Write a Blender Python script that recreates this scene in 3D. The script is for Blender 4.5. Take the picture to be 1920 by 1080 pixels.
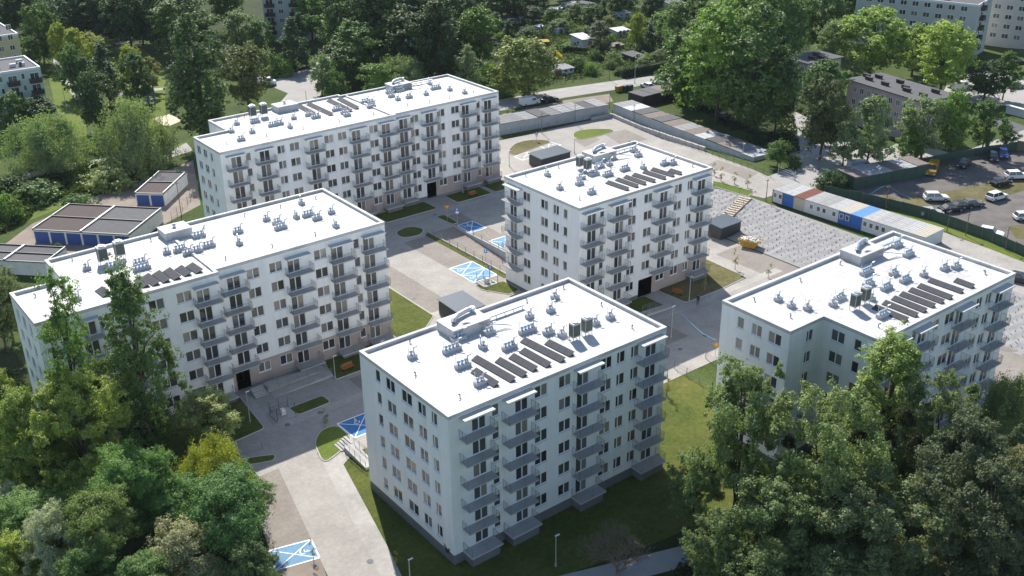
import bpy, bmesh, math, random
import numpy as np
from mathutils import Vector, Matrix, noise

for o in list(bpy.data.objects):
    bpy.data.objects.remove(o)
scn = bpy.context.scene
COL = scn.collection
R = math.radians

# ------------------------------------------------------------------ camera, sky, sun, exposure
F_PX, PITCH, ROLL, YAW, CAM_H = 2000.917, R(25.6424), R(-0.7783), R(52.615), 75.671
_fw = Vector((math.cos(PITCH)*math.cos(YAW), math.cos(PITCH)*math.sin(YAW), -math.sin(PITCH)))
_r0 = Vector((math.sin(YAW), -math.cos(YAW), 0)); _u0 = _r0.cross(_fw)
_rt = _r0*math.cos(ROLL) + _u0*math.sin(ROLL); _up = _u0*math.cos(ROLL) - _r0*math.sin(ROLL)
cam_d = bpy.data.cameras.new('camera'); cam = bpy.data.objects.new('camera', cam_d); COL.objects.link(cam)
cam_d.sensor_fit = 'HORIZONTAL'; cam_d.sensor_width = 36.0; cam_d.lens = 36.0*F_PX/1920.0
cam_d.clip_start = 1.0; cam_d.clip_end = 6000.0
_m = Matrix((_rt, _up, -_fw)).transposed().to_4x4(); _m.translation = (0, 0, CAM_H)
cam.matrix_world = _m
scn.camera = cam

SUN_EL = R(42.0); SUN_AZ = math.atan2(0.93, 0.365)
to_sun = Vector((math.cos(SUN_EL)*math.cos(SUN_AZ), math.cos(SUN_EL)*math.sin(SUN_AZ), math.sin(SUN_EL)))
w = bpy.data.worlds.new('World'); scn.world = w; w.use_nodes = True
nt = w.node_tree; nt.nodes.clear()
sky = nt.nodes.new('ShaderNodeTexSky'); sky.sky_type = 'NISHITA'; sky.sun_disc = False
sky.sun_elevation = SUN_EL; sky.sun_rotation = math.atan2(to_sun.x, to_sun.y)
sky.air_density = 1.0; sky.dust_density = 0.4; sky.ozone_density = 1.0
bg = nt.nodes.new('ShaderNodeBackground'); bg.inputs[1].default_value = 0.115
ow = nt.nodes.new('ShaderNodeOutputWorld')
nt.links.new(sky.outputs[0], bg.inputs[0]); nt.links.new(bg.outputs[0], ow.inputs[0])
sd = bpy.data.lights.new('sun', 'SUN'); sd.energy = 5.0; sd.angle = R(0.53); sd.color = (1.0, 0.94, 0.86)
sun = bpy.data.objects.new('sun', sd); COL.objects.link(sun)
sun.rotation_euler = to_sun.to_track_quat('Z', 'Y').to_euler(); sun.location = (60, 200, 300)
vs = scn.view_settings
vs.view_transform = 'Standard'; vs.look = 'None'; vs.gamma = 1.0; vs.use_curve_mapping = False
vs.exposure = 0.58

# ------------------------------------------------------------------ terrain height and photo survey
PLAT = 2.2
def hgt(u, v):
    su = min(1.0, max(0.0, (u-138.5)/14.2)); sv = min(1.0, max(0.0, (166.0-v)/32.0))
    return PLAT*su*sv
def ray(px, py):
    return _fw + _rt*((px-960.0)/F_PX) + _up*((540.0-py)/F_PX)
def G(px, py, z=None):
    """surveyed place of a ground point (or of a point at height z) -> (u, v, z)"""
    d = ray(px, py); zz = 0.0 if z is None else z
    for _ in range(12 if z is None else 1):
        t = (zz-CAM_H)/d.z; u, v = d.x*t, d.y*t
        if z is None: zz = zz*0.4 + hgt(u, v)*0.6
    return u, v, zz
def z_over(u, v, py):
    """height above (u, v) at which the sight line reaches image row py"""
    lo, hi = -2.0, 70.0
    for _ in range(40):
        m = (lo+hi)/2; d = Vector((u, v, m-CAM_H)); y = 540-F_PX*d.dot(_up)/d.dot(_fw)
        if y > py: lo = m
        else: hi = m
    return lo
def proj(u, v, z):
    d = Vector((u, v, z-CAM_H)); k = d.dot(_fw); return 960+F_PX*d.dot(_rt)/k, 540-F_PX*d.dot(_up)/k
def px_size(u, v, z=0):
    return Vector((u, v, z-CAM_H)).dot(_fw)/F_PX         # metres per photo pixel there

# ------------------------------------------------------------------ object helpers
def tag(o, label=None, cat=None, group=None, kind=None):
    if label: o['label'] = label
    if cat: o['category'] = cat
    if group: o['group'] = group
    if kind: o['kind'] = kind
    return o
def link(name, data, parent=None, loc=None, rz=0.0):
    o = bpy.data.objects.new(name, data); COL.objects.link(o)
    if parent is not None: o.parent = parent
    if loc is not None: o.location = loc
    if rz: o.rotation_euler = (0, 0, rz)
    return o
def thing(name, label, cat, loc=(0, 0, 0), rz=0.0, group=None):
    return tag(link(name, None, None, loc, rz), label, cat, group)
def copy_tree(o, parent=None):
    c = o.copy(); COL.objects.link(c); c.parent = parent
    for ch in o.children: copy_tree(ch, c)
    return c

class MB:
    def __init__(s): s.v = []; s.f = []; s.m = []
    def face(s, pts, mi=0):
        n = len(s.v); s.v.extend([tuple(p) for p in pts]); s.f.append(list(range(n, n+len(pts)))); s.m.append(mi)
        return s
    def box(s, x0, x1, y0, y1, z0, z1, mi=0, rz=0.0, c=None, top=None, skip=''):
        """axis box, optional rotation about c, optional shrink of its top by (tx, ty)"""
        tx, ty = top or (0, 0)
        P = [(x0, y0, z0), (x1, y0, z0), (x1, y1, z0), (x0, y1, z0),
             (x0+tx, y0+ty, z1), (x1-tx, y0+ty, z1), (x1-tx, y1-ty, z1), (x0+tx, y1-ty, z1)]
        if rz:
            cx, cy = c or ((x0+x1)/2, (y0+y1)/2); ca, sa = math.cos(rz), math.sin(rz)
            P = [(cx+(x-cx)*ca-(y-cy)*sa, cy+(x-cx)*sa+(y-cy)*ca, z) for x, y, z in P]
        n = len(s.v); s.v.extend(P)
        for k, q in (('b', (3, 2, 1, 0)), ('t', (4, 5, 6, 7)), ('f', (0, 1, 5, 4)), ('r', (1, 2, 6, 5)), ('k', (2, 3, 7, 6)), ('l', (3, 0, 4, 7))):
            if k in skip: continue
            s.f.append([n+i for i in q]); s.m.append(mi)
        return s
    def tube(s, pts, rad, n=6, mi=0, cap=True):
        pts = [Vector(p) for p in pts]
        if not hasattr(rad, '__len__'): rad = [rad]*len(pts)
        rings = []
        for i, p in enumerate(pts):
            d = (pts[min(i+1, len(pts)-1)]-pts[max(i-1, 0)])
            d = d.normalized() if d.length > 1e-9 else Vector((0, 0, 1))
            a = d.cross(Vector((0, 0, 1)) if abs(d.z) < .95 else Vector((1, 0, 0))).normalized(); b = d.cross(a)
            k = len(s.v)
            for j in range(n):
                t = 2*math.pi*j/n; q = p+(a*math.cos(t)+b*math.sin(t))*rad[i]; s.v.append(tuple(q))
            rings.append(k)
        for i in range(len(rings)-1):
            for j in range(n):
                s.f.append([rings[i]+j, rings[i+1]+j, rings[i+1]+(j+1) % n, rings[i]+(j+1) % n]); s.m.append(mi)
        if cap:
            s.f.append([rings[0]+j for j in range(n)]); s.m.append(mi)
            s.f.append([rings[-1]+j for j in reversed(range(n))]); s.m.append(mi)
        return s
    def prism(s, pts, z0, z1, mi=0, side=None):
        n = len(pts); k = len(s.v)
        s.v.extend([(p[0], p[1], z0) for p in pts]); s.v.extend([(p[0], p[1], z1) for p in pts])
        s.f.append([k+n+i for i in range(n)]); s.m.append(mi)
        s.f.append([k+i for i in reversed(range(n))]); s.m.append(mi)
        for i in range(n):
            j = (i+1) % n; s.f.append([k+i, k+j, k+n+j, k+n+i]); s.m.append(mi if side is None else side)
        return s
    def extr(s, prof, x0, x1, mi=0, inset=0.0):
        """(y, z) profile swept along x"""
        n = len(prof); k = len(s.v)
        s.v.extend([(x0, p[0], p[1]) for p in prof]); s.v.extend([(x1, p[0], p[1]) for p in prof])
        s.f.append([k+i for i in reversed(range(n))]); s.m.append(mi); s.f.append([k+n+i for i in range(n)]); s.m.append(mi)
        for i in range(n):
            j = (i+1) % n; s.f.append([k+i, k+j, k+n+j, k+n+i]); s.m.append(mi)
        return s
    def mesh(s, name, mats, smooth=False):
        me = bpy.data.meshes.new(name); me.from_pydata(s.v, [], s.f)
        if not isinstance(mats, (list, tuple)): mats = [mats]
        for m in mats: me.materials.append(MAT[m])
        if len(mats) > 1: me.polygons.foreach_set('material_index', s.m)
        if smooth: me.polygons.foreach_set('use_smooth', [True]*len(me.polygons))
        me.update(); return me
    def build(s, name, mats, parent=None, loc=None, rz=0.0, smooth=False):
        return link(name, s.mesh(name, mats, smooth), parent, loc, rz)
def fix_normals(me):
    bm = bmesh.new(); bm.from_mesh(me); bmesh.ops.recalc_face_normals(bm, faces=bm.faces); bm.to_mesh(me); bm.free(); return me
_cache = {}
def cached(key, fn):
    if key not in _cache: _cache[key] = fn()
    return _cache[key]

# ------------------------------------------------------------------ materials
MAT = {}
def mat(name, col, rough=0.8, var=0.0, scale=1.0, bump=0.0, bscale=20.0, metal=0.0, spec=None, col2=None, detail=5.0,
        coords='Object', objcol=False, objvar=0.0):
    m = bpy.data.materials.new(name); m.use_nodes = True; t = m.node_tree; N = t.nodes; L = t.links
    b = N['Principled BSDF']; b.inputs['Roughness'].default_value = rough; b.inputs['Metallic'].default_value = metal
    if spec is not None: b.inputs['Specular IOR Level'].default_value = spec
    b.inputs['Base Color'].default_value = (*col, 1); src = None
    geo = N.new('ShaderNodeNewGeometry') if coords == 'World' else None
    tc = N.new('ShaderNodeTexCoord')
    vec = geo.outputs['Position'] if geo else tc.outputs['Object']
    if objcol:
        oi = N.new('ShaderNodeObjectInfo'); src = oi.outputs['Color']
    if var > 0:
        n = N.new('ShaderNodeTexNoise'); n.inputs['Scale'].default_value = scale; n.inputs['Detail'].default_value = detail
        n.inputs['Roughness'].default_value = 0.62; L.new(vec, n.inputs['Vector'])
        if col2 is not None:
            r = N.new('ShaderNodeMapRange'); r.inputs[1].default_value = .5-.5*(1-var)-.02; r.inputs[2].default_value = .5+.5*(1-var)+.02
            L.new(n.outputs['Fac'], r.inputs[0])
            mx = N.new('ShaderNodeMix'); mx.data_type = 'RGBA'; mx.inputs[6].default_value = (*col, 1); mx.inputs[7].default_value = (*col2, 1)
            L.new(r.outputs[0], mx.inputs[0]); src = mx.outputs[2]
        else:
            r = N.new('ShaderNodeMapRange'); r.inputs[1].default_value = .25; r.inputs[2].default_value = .75
            r.inputs[3].default_value = 1-var; r.inputs[4].default_value = 1+var; L.new(n.outputs['Fac'], r.inputs[0])
            mx = N.new('ShaderNodeVectorMath'); mx.operation = 'SCALE'
            if src: L.new(src, mx.inputs[0])
            else: mx.inputs[0].default_value = col
            L.new(r.outputs[0], mx.inputs['Scale']); src = mx.outputs[0]
    if objvar > 0:
        oi = N.new('ShaderNodeObjectInfo'); r = N.new('ShaderNodeMapRange'); L.new(oi.outputs['Random'], r.inputs[0])
        r.inputs[3].default_value = 1-objvar; r.inputs[4].default_value = 1+objvar
        mx = N.new('ShaderNodeVectorMath'); mx.operation = 'SCALE'
        if src: L.new(src, mx.inputs[0])
        else: mx.inputs[0].default_value = col
        L.new(r.outputs[0], mx.inputs['Scale']); src = mx.outputs[0]
    if src: L.new(src, b.inputs['Base Color'])
    if bump > 0:
        n2 = N.new('ShaderNodeTexNoise'); n2.inputs['Scale'].default_value = bscale; n2.inputs['Detail'].default_value = 6
        L.new(vec, n2.inputs['Vector']); bp = N.new('ShaderNodeBump'); bp.inputs['Strength'].default_value = bump
        bp.inputs['Distance'].default_value = 0.05; L.new(n2.outputs['Fac'], bp.inputs['Height']); L.new(bp.outputs[0], b.inputs['Normal'])
    MAT[name] = m; return m
def paving(name, c1, c2, joint, bw=0.2, bh=0.1, stain=0.16):
    """concrete block paving: small blocks, slow blotches and tyre wear of its own"""
    m = bpy.data.materials.new(name); m.use_nodes = True; t = m.node_tree; N = t.nodes; L = t.links; b = N['Principled BSDF']
    b.inputs['Roughness'].default_value = .9; b.inputs['Specular IOR Level'].default_value = .25
    g = N.new('ShaderNodeNewGeometry'); br = N.new('ShaderNodeTexBrick'); L.new(g.outputs['Position'], br.inputs['Vector'])
    br.inputs['Color1'].default_value = (*c1, 1); br.inputs['Color2'].default_value = (*c2, 1); br.inputs['Mortar'].default_value = (*joint, 1)
    br.inputs['Scale'].default_value = 1.0; br.inputs['Brick Width'].default_value = bw; br.inputs['Row Height'].default_value = bh
    br.inputs['Mortar Size'].default_value = .008
    n = N.new('ShaderNodeTexNoise'); n.inputs['Scale'].default_value = .22; n.inputs['Detail'].default_value = 8; n.inputs['Roughness'].default_value = .7
    L.new(g.outputs['Position'], n.inputs['Vector'])
    r = N.new('ShaderNodeMapRange'); r.inputs[1].default_value = .3; r.inputs[2].default_value = .7; r.inputs[3].default_value = 1-stain; r.inputs[4].default_value = 1+stain
    L.new(n.outputs['Fac'], r.inputs[0])
    n3 = N.new('ShaderNodeTexNoise'); n3.inputs['Scale'].default_value = 1.7; n3.inputs['Detail'].default_value = 4; L.new(g.outputs['Position'], n3.inputs['Vector'])
    r3 = N.new('ShaderNodeMapRange'); r3.inputs[1].default_value = .3; r3.inputs[2].default_value = .7; r3.inputs[3].default_value = .93; r3.inputs[4].default_value = 1.07
    L.new(n3.outputs['Fac'], r3.inputs[0])
    mu = N.new('ShaderNodeMath'); mu.operation = 'MULTIPLY'; L.new(r.outputs[0], mu.inputs[0]); L.new(r3.outputs[0], mu.inputs[1])
    mx = N.new('ShaderNodeVectorMath'); mx.operation = 'SCALE'; L.new(br.outputs['Color'], mx.inputs[0]); L.new(mu.outputs[0], mx.inputs['Scale'])
    L.new(mx.outputs[0], b.inputs['Base Color'])
    MAT[name] = m
def lawn_mat(name, cols, rough=.95, s1=.12, s2=1.6):
    m = bpy.data.materials.new(name); m.use_nodes = True; t = m.node_tree; N = t.nodes; L = t.links; b = N['Principled BSDF']
    b.inputs['Roughness'].default_value = rough; b.inputs['Specular IOR Level'].default_value = .15
    g = N.new('ShaderNodeNewGeometry')
    n = N.new('ShaderNodeTexNoise'); n.inputs['Scale'].default_value = s1; n.inputs['Detail'].default_value = 7; n.inputs['Roughness'].default_value = .7
    n2 = N.new('ShaderNodeTexNoise'); n2.inputs['Scale'].default_value = s2; n2.inputs['Detail'].default_value = 6; n2.inputs['Roughness'].default_value = .75
    for q in (n, n2): L.new(g.outputs['Position'], q.inputs['Vector'])
    a = N.new('ShaderNodeMath'); a.operation = 'ADD'; L.new(n.outputs['Fac'], a.inputs[0]); L.new(n2.outputs['Fac'], a.inputs[1])
    h = N.new('ShaderNodeMath'); h.operation = 'MULTIPLY'; h.inputs[1].default_value = .5; L.new(a.outputs[0], h.inputs[0])
    cr = N.new('ShaderNodeValToRGB'); el = cr.color_ramp.elements
    el[0].position = .36; el[0].color = (*cols[0], 1); el[1].position = .66; el[1].color = (*cols[-1], 1)
    for i, c in enumerate(cols[1:-1]):
        e = el.new(.36+.30*(i+1)/(len(cols)-1)); e.color = (*c, 1)
    L.new(h.outputs[0], cr.inputs[0]); L.new(cr.outputs[0], b.inputs['Base Color'])
    bp = N.new('ShaderNodeBump'); bp.inputs['Strength'].default_value = .6; bp.inputs['Distance'].default_value = .12
    n3 = N.new('ShaderNodeTexNoise'); n3.inputs['Scale'].default_value = 5; n3.inputs['Detail'].default_value = 5; L.new(g.outputs['Position'], n3.inputs['Vector'])
    L.new(n3.outputs['Fac'], bp.inputs['Height']); L.new(bp.outputs[0], b.inputs['Normal'])
    MAT[name] = m
def leaf_mat(name, trans=.30):
    m = bpy.data.materials.new(name); m.use_nodes = True; t = m.node_tree; N = t.nodes; L = t.links; N.clear()
    oi = N.new('ShaderNodeObjectInfo'); at = N.new('ShaderNodeAttribute'); at.attribute_name = 'tint'
    mx = N.new('ShaderNodeVectorMath'); mx.operation = 'MULTIPLY'; L.new(oi.outputs['Color'], mx.inputs[0]); L.new(at.outputs['Color'], mx.inputs[1])
    df = N.new('ShaderNodeBsdfPrincipled'); df.inputs['Roughness'].default_value = .58; df.inputs['Specular IOR Level'].default_value = .32
    L.new(mx.outputs[0], df.inputs['Base Color'])
    tr = N.new('ShaderNodeBsdfTranslucent'); ym = N.new('ShaderNodeVectorMath'); ym.operation = 'MULTIPLY'; ym.inputs[1].default_value = (1.5, 1.55, .8)
    L.new(mx.outputs[0], ym.inputs[0]); L.new(ym.outputs[0], tr.inputs['Color'])
    ms = N.new('ShaderNodeMixShader'); ms.inputs[0].default_value = trans; L.new(df.outputs[0], ms.inputs[1]); L.new(tr.outputs[0], ms.inputs[2])
    o = N.new('ShaderNodeOutputMaterial'); L.new(ms.outputs[0], o.inputs[0]); MAT[name] = m

mat('plaster', (.84, .84, .83), .9, .045, .5, .15, 60, coords='World')
def streaky(name, k):          # faint vertical weathering of its own
    t = MAT[name].node_tree; N, L = t.nodes, t.links; b = N['Principled BSDF']; src = b.inputs['Base Color'].links[0].from_socket
    g = N.new('ShaderNodeNewGeometry'); mp = N.new('ShaderNodeMapping'); mp.inputs['Scale'].default_value = (1.6, 1.6, .09); L.new(g.outputs['Position'], mp.inputs[0])
    n = N.new('ShaderNodeTexNoise'); n.inputs['Scale'].default_value = 1.0; n.inputs['Detail'].default_value = 5; L.new(mp.outputs[0], n.inputs['Vector'])
    r = N.new('ShaderNodeMapRange'); r.inputs[1].default_value = .3; r.inputs[2].default_value = .7; r.inputs[3].default_value = 1-k; r.inputs[4].default_value = 1+k*.6; L.new(n.outputs['Fac'], r.inputs[0])
    mx = N.new('ShaderNodeVectorMath'); mx.operation = 'SCALE'; L.new(src, mx.inputs[0]); L.new(r.outputs[0], mx.inputs['Scale']); L.new(mx.outputs[0], b.inputs['Base Color'])
streaky('plaster', .06)
mat('plaster_taupe', (.40, .34, .32), .9, .06, .7, .2, 60, coords='World')
mat('plinth', (.16, .165, .175), .9, .12, .8, .2, 40, coords='World')
mat('flashing', (.72, .73, .75), .5, .03, 2)
mat('frame_white', (.80, .80, .80), .45)
mat('sill', (.60, .64, .70), .5)
mat('balcony_slab', (.45, .445, .44), .85, .08, 3, coords='World')
mat('railing', (.24, .24, .25), .5, metal=.2)
mat('canopy', (.46, .455, .44), .6, .05, 2)
mat('vent_base', (.47, .49, .51), .8, .06, 3)
mat('galvanised', (.55, .58, .62), .38, .08, 6, metal=.7)
mat('blue_film', (.34, .56, .74), .4, .1, 8)
mat('solar', (.080, .084, .094), .75, .15, 6, spec=.12)
mat('ac_grey', (.50, .52, .50), .5, .05, 3)
mat('ac_grille', (.07, .09, .085), .5)
mat('dark_void', (.02, .02, .022), .9)
mat('door_dark', (.12, .125, .13), .5)
mat('red_paint', (.5, .04, .03), .5)
mat('orange_paint', (.62, .19, .02), .55, .1, 8)
mat('yellow_paint', (.75, .50, .02), .5, .1, 4)
mat('bench_wood', (.38, .14, .035), .6, .15, 6)
mat('wood', (.52, .44, .33), .8, .18, 4)
mat('wood_old', (.22, .16, .11), .9, .2, 4)
mat('concrete', (.40, .39, .37), .92, .14, .9, .2, 15, coords='World')
mat('concrete_wall', (.43, .45, .47), .92, .14, .5, .25, 8, coords='World')
mat('kerb', (.46, .45, .43), .9, .1, 2, coords='World')
mat('metal_dark', (.045, .05, .055), .5, .1, 4)
mat('metal_roof', (.13, .165, .20), .6, .08, 2, spec=.3)
mat('lamp_pole', (.42, .43, .44), .5, metal=.4)
mat('lamp_head', (.75, .75, .74), .5)
mat('wood_pole', (.18, .14, .10), .9, .2, 5)
mat('blue_paint', (.035, .17, .42), .8, .14, 1.4, coords='World')
mat('blue_light', (.13, .27, .42), .85, .14, 1.4, coords='World')
mat('white_paint', (.78, .79, .80), .8, .06, 3, coords='World')
mat('felt_grey', (.105, .105, .11), .95, .16, 1.2, .2, 30, objvar=.12)
mat('felt_brown', (.085, .064, .06), .95, .15, 1.2, .2, 30)
mat('felt_pale', (.25, .25, .25), .95, .16, .9, .2, 30, objvar=.22)
mat('felt_dark', (.10, .10, .105), .95, .14, .8)
mat('garage_blue', (.025, .075, .26), .6, .14, 2.5)
mat('garage_wall', (.66, .66, .64), .95, .14, .8, .2, 10)
mat('old_white', (.62, .63, .63), .92, .14, .6, .2, 8)
mat('brick_red', (.26, .10, .075), .92, .2, 3)
mat('rust_red', (.20, .075, .055), .95, .25, 2)
mat('rust', (.15, .10, .08), .95, .3, 1.5, col2=(.24, .225, .215))
mat('tin', (.36, .38, .40), .55, .12, 1.5, metal=.3)
mat('cabin_white', (.62, .63, .62), .7, .1, 1.5)
mat('cabin_blue', (.03, .13, .42), .6, .1, 2)
mat('cabin_cream', (.50, .46, .37), .75, .1, 2)
mat('cabin_roof', (.40, .40, .39), .8, .18, 1.2, objvar=.22)
mat('green_sheet', (.045, .085, .065), .75, .18, 1.0, .3, 3)
mat('geotextile', (.285, .282, .28), .95, .16, .5, .3, 7, coords='World')
mat('peg', (.075, .075, .08), .8)
mat('gravel', (.135, .122, .112), .95, .3, .35, .5, 9, coords='World', detail=9)
mat('soil', (.24, .20, .165), .95, .28, .3, .4, 6, coords='World', detail=8)
mat('asphalt', (.33, .32, .305), .93, .13, .25, .2, 20, coords='World', detail=8)
mat('asphalt_dark', (.10, .10, .105), .93, .15, .3, .2, 20, coords='World', detail=8)
mat('sand', (.62, .52, .38), .95, .15, .6, .3, 5, coords='World')
mat('block_green', (.50, .60, .55), .92, .06, .4, .1, 10)
mat('block_yellow', (.55, .46, .28), .92, .06, .4)
mat('block_grey', (.48, .50, .50), .92, .06, .3)
mat('block_cream', (.52, .50, .46), .92, .06, .3)
mat('flat_pink', (.47, .40, .385), .92, .07, .4)
mat('balcony_brown', (.06, .045, .04), .8)
mat('brick_dark', (.055, .045, .045), .9, .2, 5)
mat('tyre', (.018, .018, .019), .85)
mat('rim', (.45, .46, .47), .35, metal=.7)
mat('car_paint', (.5, .5, .5), .28, objcol=True, spec=.6)
mat('lens_red', (.35, .01, .01), .3)
mat('lens_white', (.8, .8, .8), .2)
mat('plastic_dark', (.03, .03, .032), .6)
mat('bark', (.10, .075, .055), .95, .3, 5, .4, 12)
mat('bark_pale', (.30, .27, .23), .95, .3, 5)
mat('twig', (.20, .155, .125), .95, .2, 4)
mat('rubble_white', (.7, .7, .68), .9, .1, 3)
mat('tarp_blue', (.12, .30, .55), .5, .1, 2)
mat('plastic_yellow', (.40, .25, .04), .55, .06, 3)
mat('clothes_navy', (.02, .03, .07), .9)
mat('skin', (.5, .3, .22), .6)
mat('hose_blue', (.10, .35, .6), .5)
paving('paving_light', (.385, .362, .328), (.345, .326, .298), (.245, .232, .214))
paving('paving_bay', (.29, .26, .228), (.25, .226, .20), (.17, .156, .14))
paving('paving_walk', (.40, .38, .35), (.365, .35, .325), (.27, .255, .24), .4, .4)
lawn_mat('lawn', [(.036, .058, .011), (.068, .090, .018), (.106, .117, .027), (.165, .152, .056)])
lawn_mat('meadow', [(.024, .045, .012), (.045, .074, .017), (.074, .104, .024), (.105, .118, .042)], s1=.06)
lawn_mat('lawn_dry', [(.065, .072, .024), (.11, .105, .04), (.16, .14, .07), (.21, .18, .105)])
lawn_mat('lawn_lush', [(.066, .105, .018), (.100, .148, .025), (.138, .172, .034), (.165, .172, .05)])
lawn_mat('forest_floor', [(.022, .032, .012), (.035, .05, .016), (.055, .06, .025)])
leaf_mat('leaf')
def membrane():
    m = bpy.data.materials.new('membrane'); m.use_nodes = True; N = m.node_tree.nodes; L = m.node_tree.links; b = N['Principled BSDF']; b.inputs['Roughness'].default_value = .7
    g = N.new('ShaderNodeNewGeometry'); br = N.new('ShaderNodeTexBrick'); L.new(g.outputs['Position'], br.inputs['Vector'])
    br.inputs['Color1'].default_value = (.585, .58, .567, 1); br.inputs['Color2'].default_value = (.555, .55, .54, 1); br.inputs['Mortar'].default_value = (.40, .40, .40, 1)
    br.inputs['Scale'].default_value = 1; br.inputs['Brick Width'].default_value = 9.0; br.inputs['Row Height'].default_value = 1.5; br.inputs['Mortar Size'].default_value = .022
    n = N.new('ShaderNodeTexNoise'); n.inputs['Scale'].default_value = .33; n.inputs['Detail'].default_value = 8; n.inputs['Roughness'].default_value = .68; L.new(g.outputs['Position'], n.inputs['Vector'])
    r = N.new('ShaderNodeMapRange'); r.inputs[1].default_value = .30; r.inputs[2].default_value = .56; r.inputs[3].default_value = .72; r.inputs[4].default_value = 1.0; L.new(n.outputs['Fac'], r.inputs[0])
    mx = N.new('ShaderNodeVectorMath'); mx.operation = 'SCALE'; L.new(br.outputs['Color'], mx.inputs[0]); L.new(r.outputs[0], mx.inputs['Scale']); L.new(mx.outputs[0], b.inputs['Base Color'])
    MAT['membrane'] = m
membrane()
def glass():
    m = bpy.data.materials.new('glass'); m.use_nodes = True; N = m.node_tree.nodes; L = m.node_tree.links; b = N['Principled BSDF']
    oi = N.new('ShaderNodeObjectInfo'); cr = N.new('ShaderNodeValToRGB'); el = cr.color_ramp.elements
    el[0].color = (.020, .022, .026, 1); el[0].position = 0; el[1].color = (.085, .085, .085, 1); el[1].position = .62  # greys lifted: some sky and tree reflection is put into the base colour
    e = el.new(.80); e.color = (.16, .155, .14, 1); e = el.new(.94); e.color = (.24, .22, .19, 1)
    L.new(oi.outputs['Random'], cr.inputs[0]); L.new(cr.outputs[0], b.inputs['Base Color'])
    b.inputs['Roughness'].default_value = .04; b.inputs['IOR'].default_value = 1.52; b.inputs['Specular IOR Level'].default_value = .8
    MAT['glass'] = m
glass()
# ------------------------------------------------------------------ terrain
def lines(*segs):
    out = []
    for a, b, st in segs:
        n = max(1, round((b-a)/st)); out += [a+(b-a)*i/n for i in range(n)]
    return out
UL = lines((-900, -150, 125), (-150, 0, 30), (0, 98.3, 14), (98.3, 103.4, 6), (103.4, 138.5, 12), (138.5, 152.7, 2.84), (152.7, 280, 16), (280, 600, 40), (600, 1400, 160)) + [1400]
VL = lines((-700, -100, 120), (-100, 50, 25), (50, 127.66, 12), (127.66, 134, 3.2), (134, 153, 3.2), (153, 166, 3.2), (166, 300, 16), (300, 600, 40), (600, 1400, 160)) + [1400]
RAMP = (98.3, 103.4, 127.66, 153.0)
def terrain():
    b = MB(); idx = {}
    for i, u in enumerate(UL):
        for j, v in enumerate(VL):
            idx[i, j] = len(b.v); b.v.append((u, v, hgt(u, v)))
    for i in range(len(UL)-1):
        for j in range(len(VL)-1):
            cu, cv = (UL[i]+UL[i+1])/2, (VL[j]+VL[j+1])/2
            if RAMP[0] < cu < RAMP[1] and RAMP[2] < cv < RAMP[3]: continue
            b.f.append([idx[i, j], idx[i+1, j], idx[i+1, j+1], idx[i, j+1]]); b.m.append(0)
    tag(b.build('ground', 'meadow'), kind='structure')
terrain()

def sheet(name, polys, material, dz, thick=0.0, kind='structure', parent=None):
    bm = bmesh.new()
    for pts in polys:
        pts = [p[:2] for p in pts]
        a = sum(pts[i][0]*pts[(i+1) % len(pts)][1]-pts[(i+1) % len(pts)][0]*pts[i][1] for i in range(len(pts)))
        if a < 0: pts = pts[::-1]
        bm.faces.new([bm.verts.new((p[0], p[1], 0)) for p in pts])
    us = [v.co.x for v in bm.verts]; vv = [v.co.y for v in bm.verts]
    if max(us) > 138.5 and min(vv) < 166:
        for u in UL:
            if min(us) < u < max(us) and 138 < u < 153:
                bmesh.ops.bisect_plane(bm, geom=bm.verts[:]+bm.edges[:]+bm.faces[:], plane_co=(u, 0, 0), plane_no=(1, 0, 0))
        for v in VL:
            if min(vv) < v < max(vv) and 133 < v < 167:
                bmesh.ops.bisect_plane(bm, geom=bm.verts[:]+bm.edges[:]+bm.faces[:], plane_co=(0, v, 0), plane_no=(0, 1, 0))
    if thick:
        top = bmesh.ops.extrude_face_region(bm, geom=bm.faces[:])
        tv = {g for g in top['geom'] if isinstance(g, bmesh.types.BMVert)}
        for v in bm.verts: v.co.z = hgt(v.co.x, v.co.y) + (dz+thick if v in tv else dz)
    else:
        for v in bm.verts: v.co.z = hgt(v.co.x, v.co.y)+dz
    me = bpy.data.meshes.new(name); bm.to_mesh(me); bm.free(); me.materials.append(MAT[material])
    return tag(link(name, me, parent), kind=kind)
def rect(a, b, c, d): return [(a, c), (b, c), (b, d), (a, d)]
def gp(*px): return [G(*p) for p in px]
def roundpoly(pts, r=1.2, n=4):
    out = []; m = len(pts)
    for i in range(m):
        p0, p1, p2 = Vector(pts[i-1][:2]), Vector(pts[i][:2]), Vector(pts[(i+1) % m][:2])
        d0, d2 = (p0-p1), (p2-p1); k = min(r, d0.length*.45, d2.length*.45)
        a, c = p1+d0.normalized()*k, p1+d2.normalized()*k
        for j in range(n+1):
            t = j/n; q = a*(1-t)**2+p1*2*t*(1-t)+c*t*t; out.append((q.x, q.y))
    return out
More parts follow.
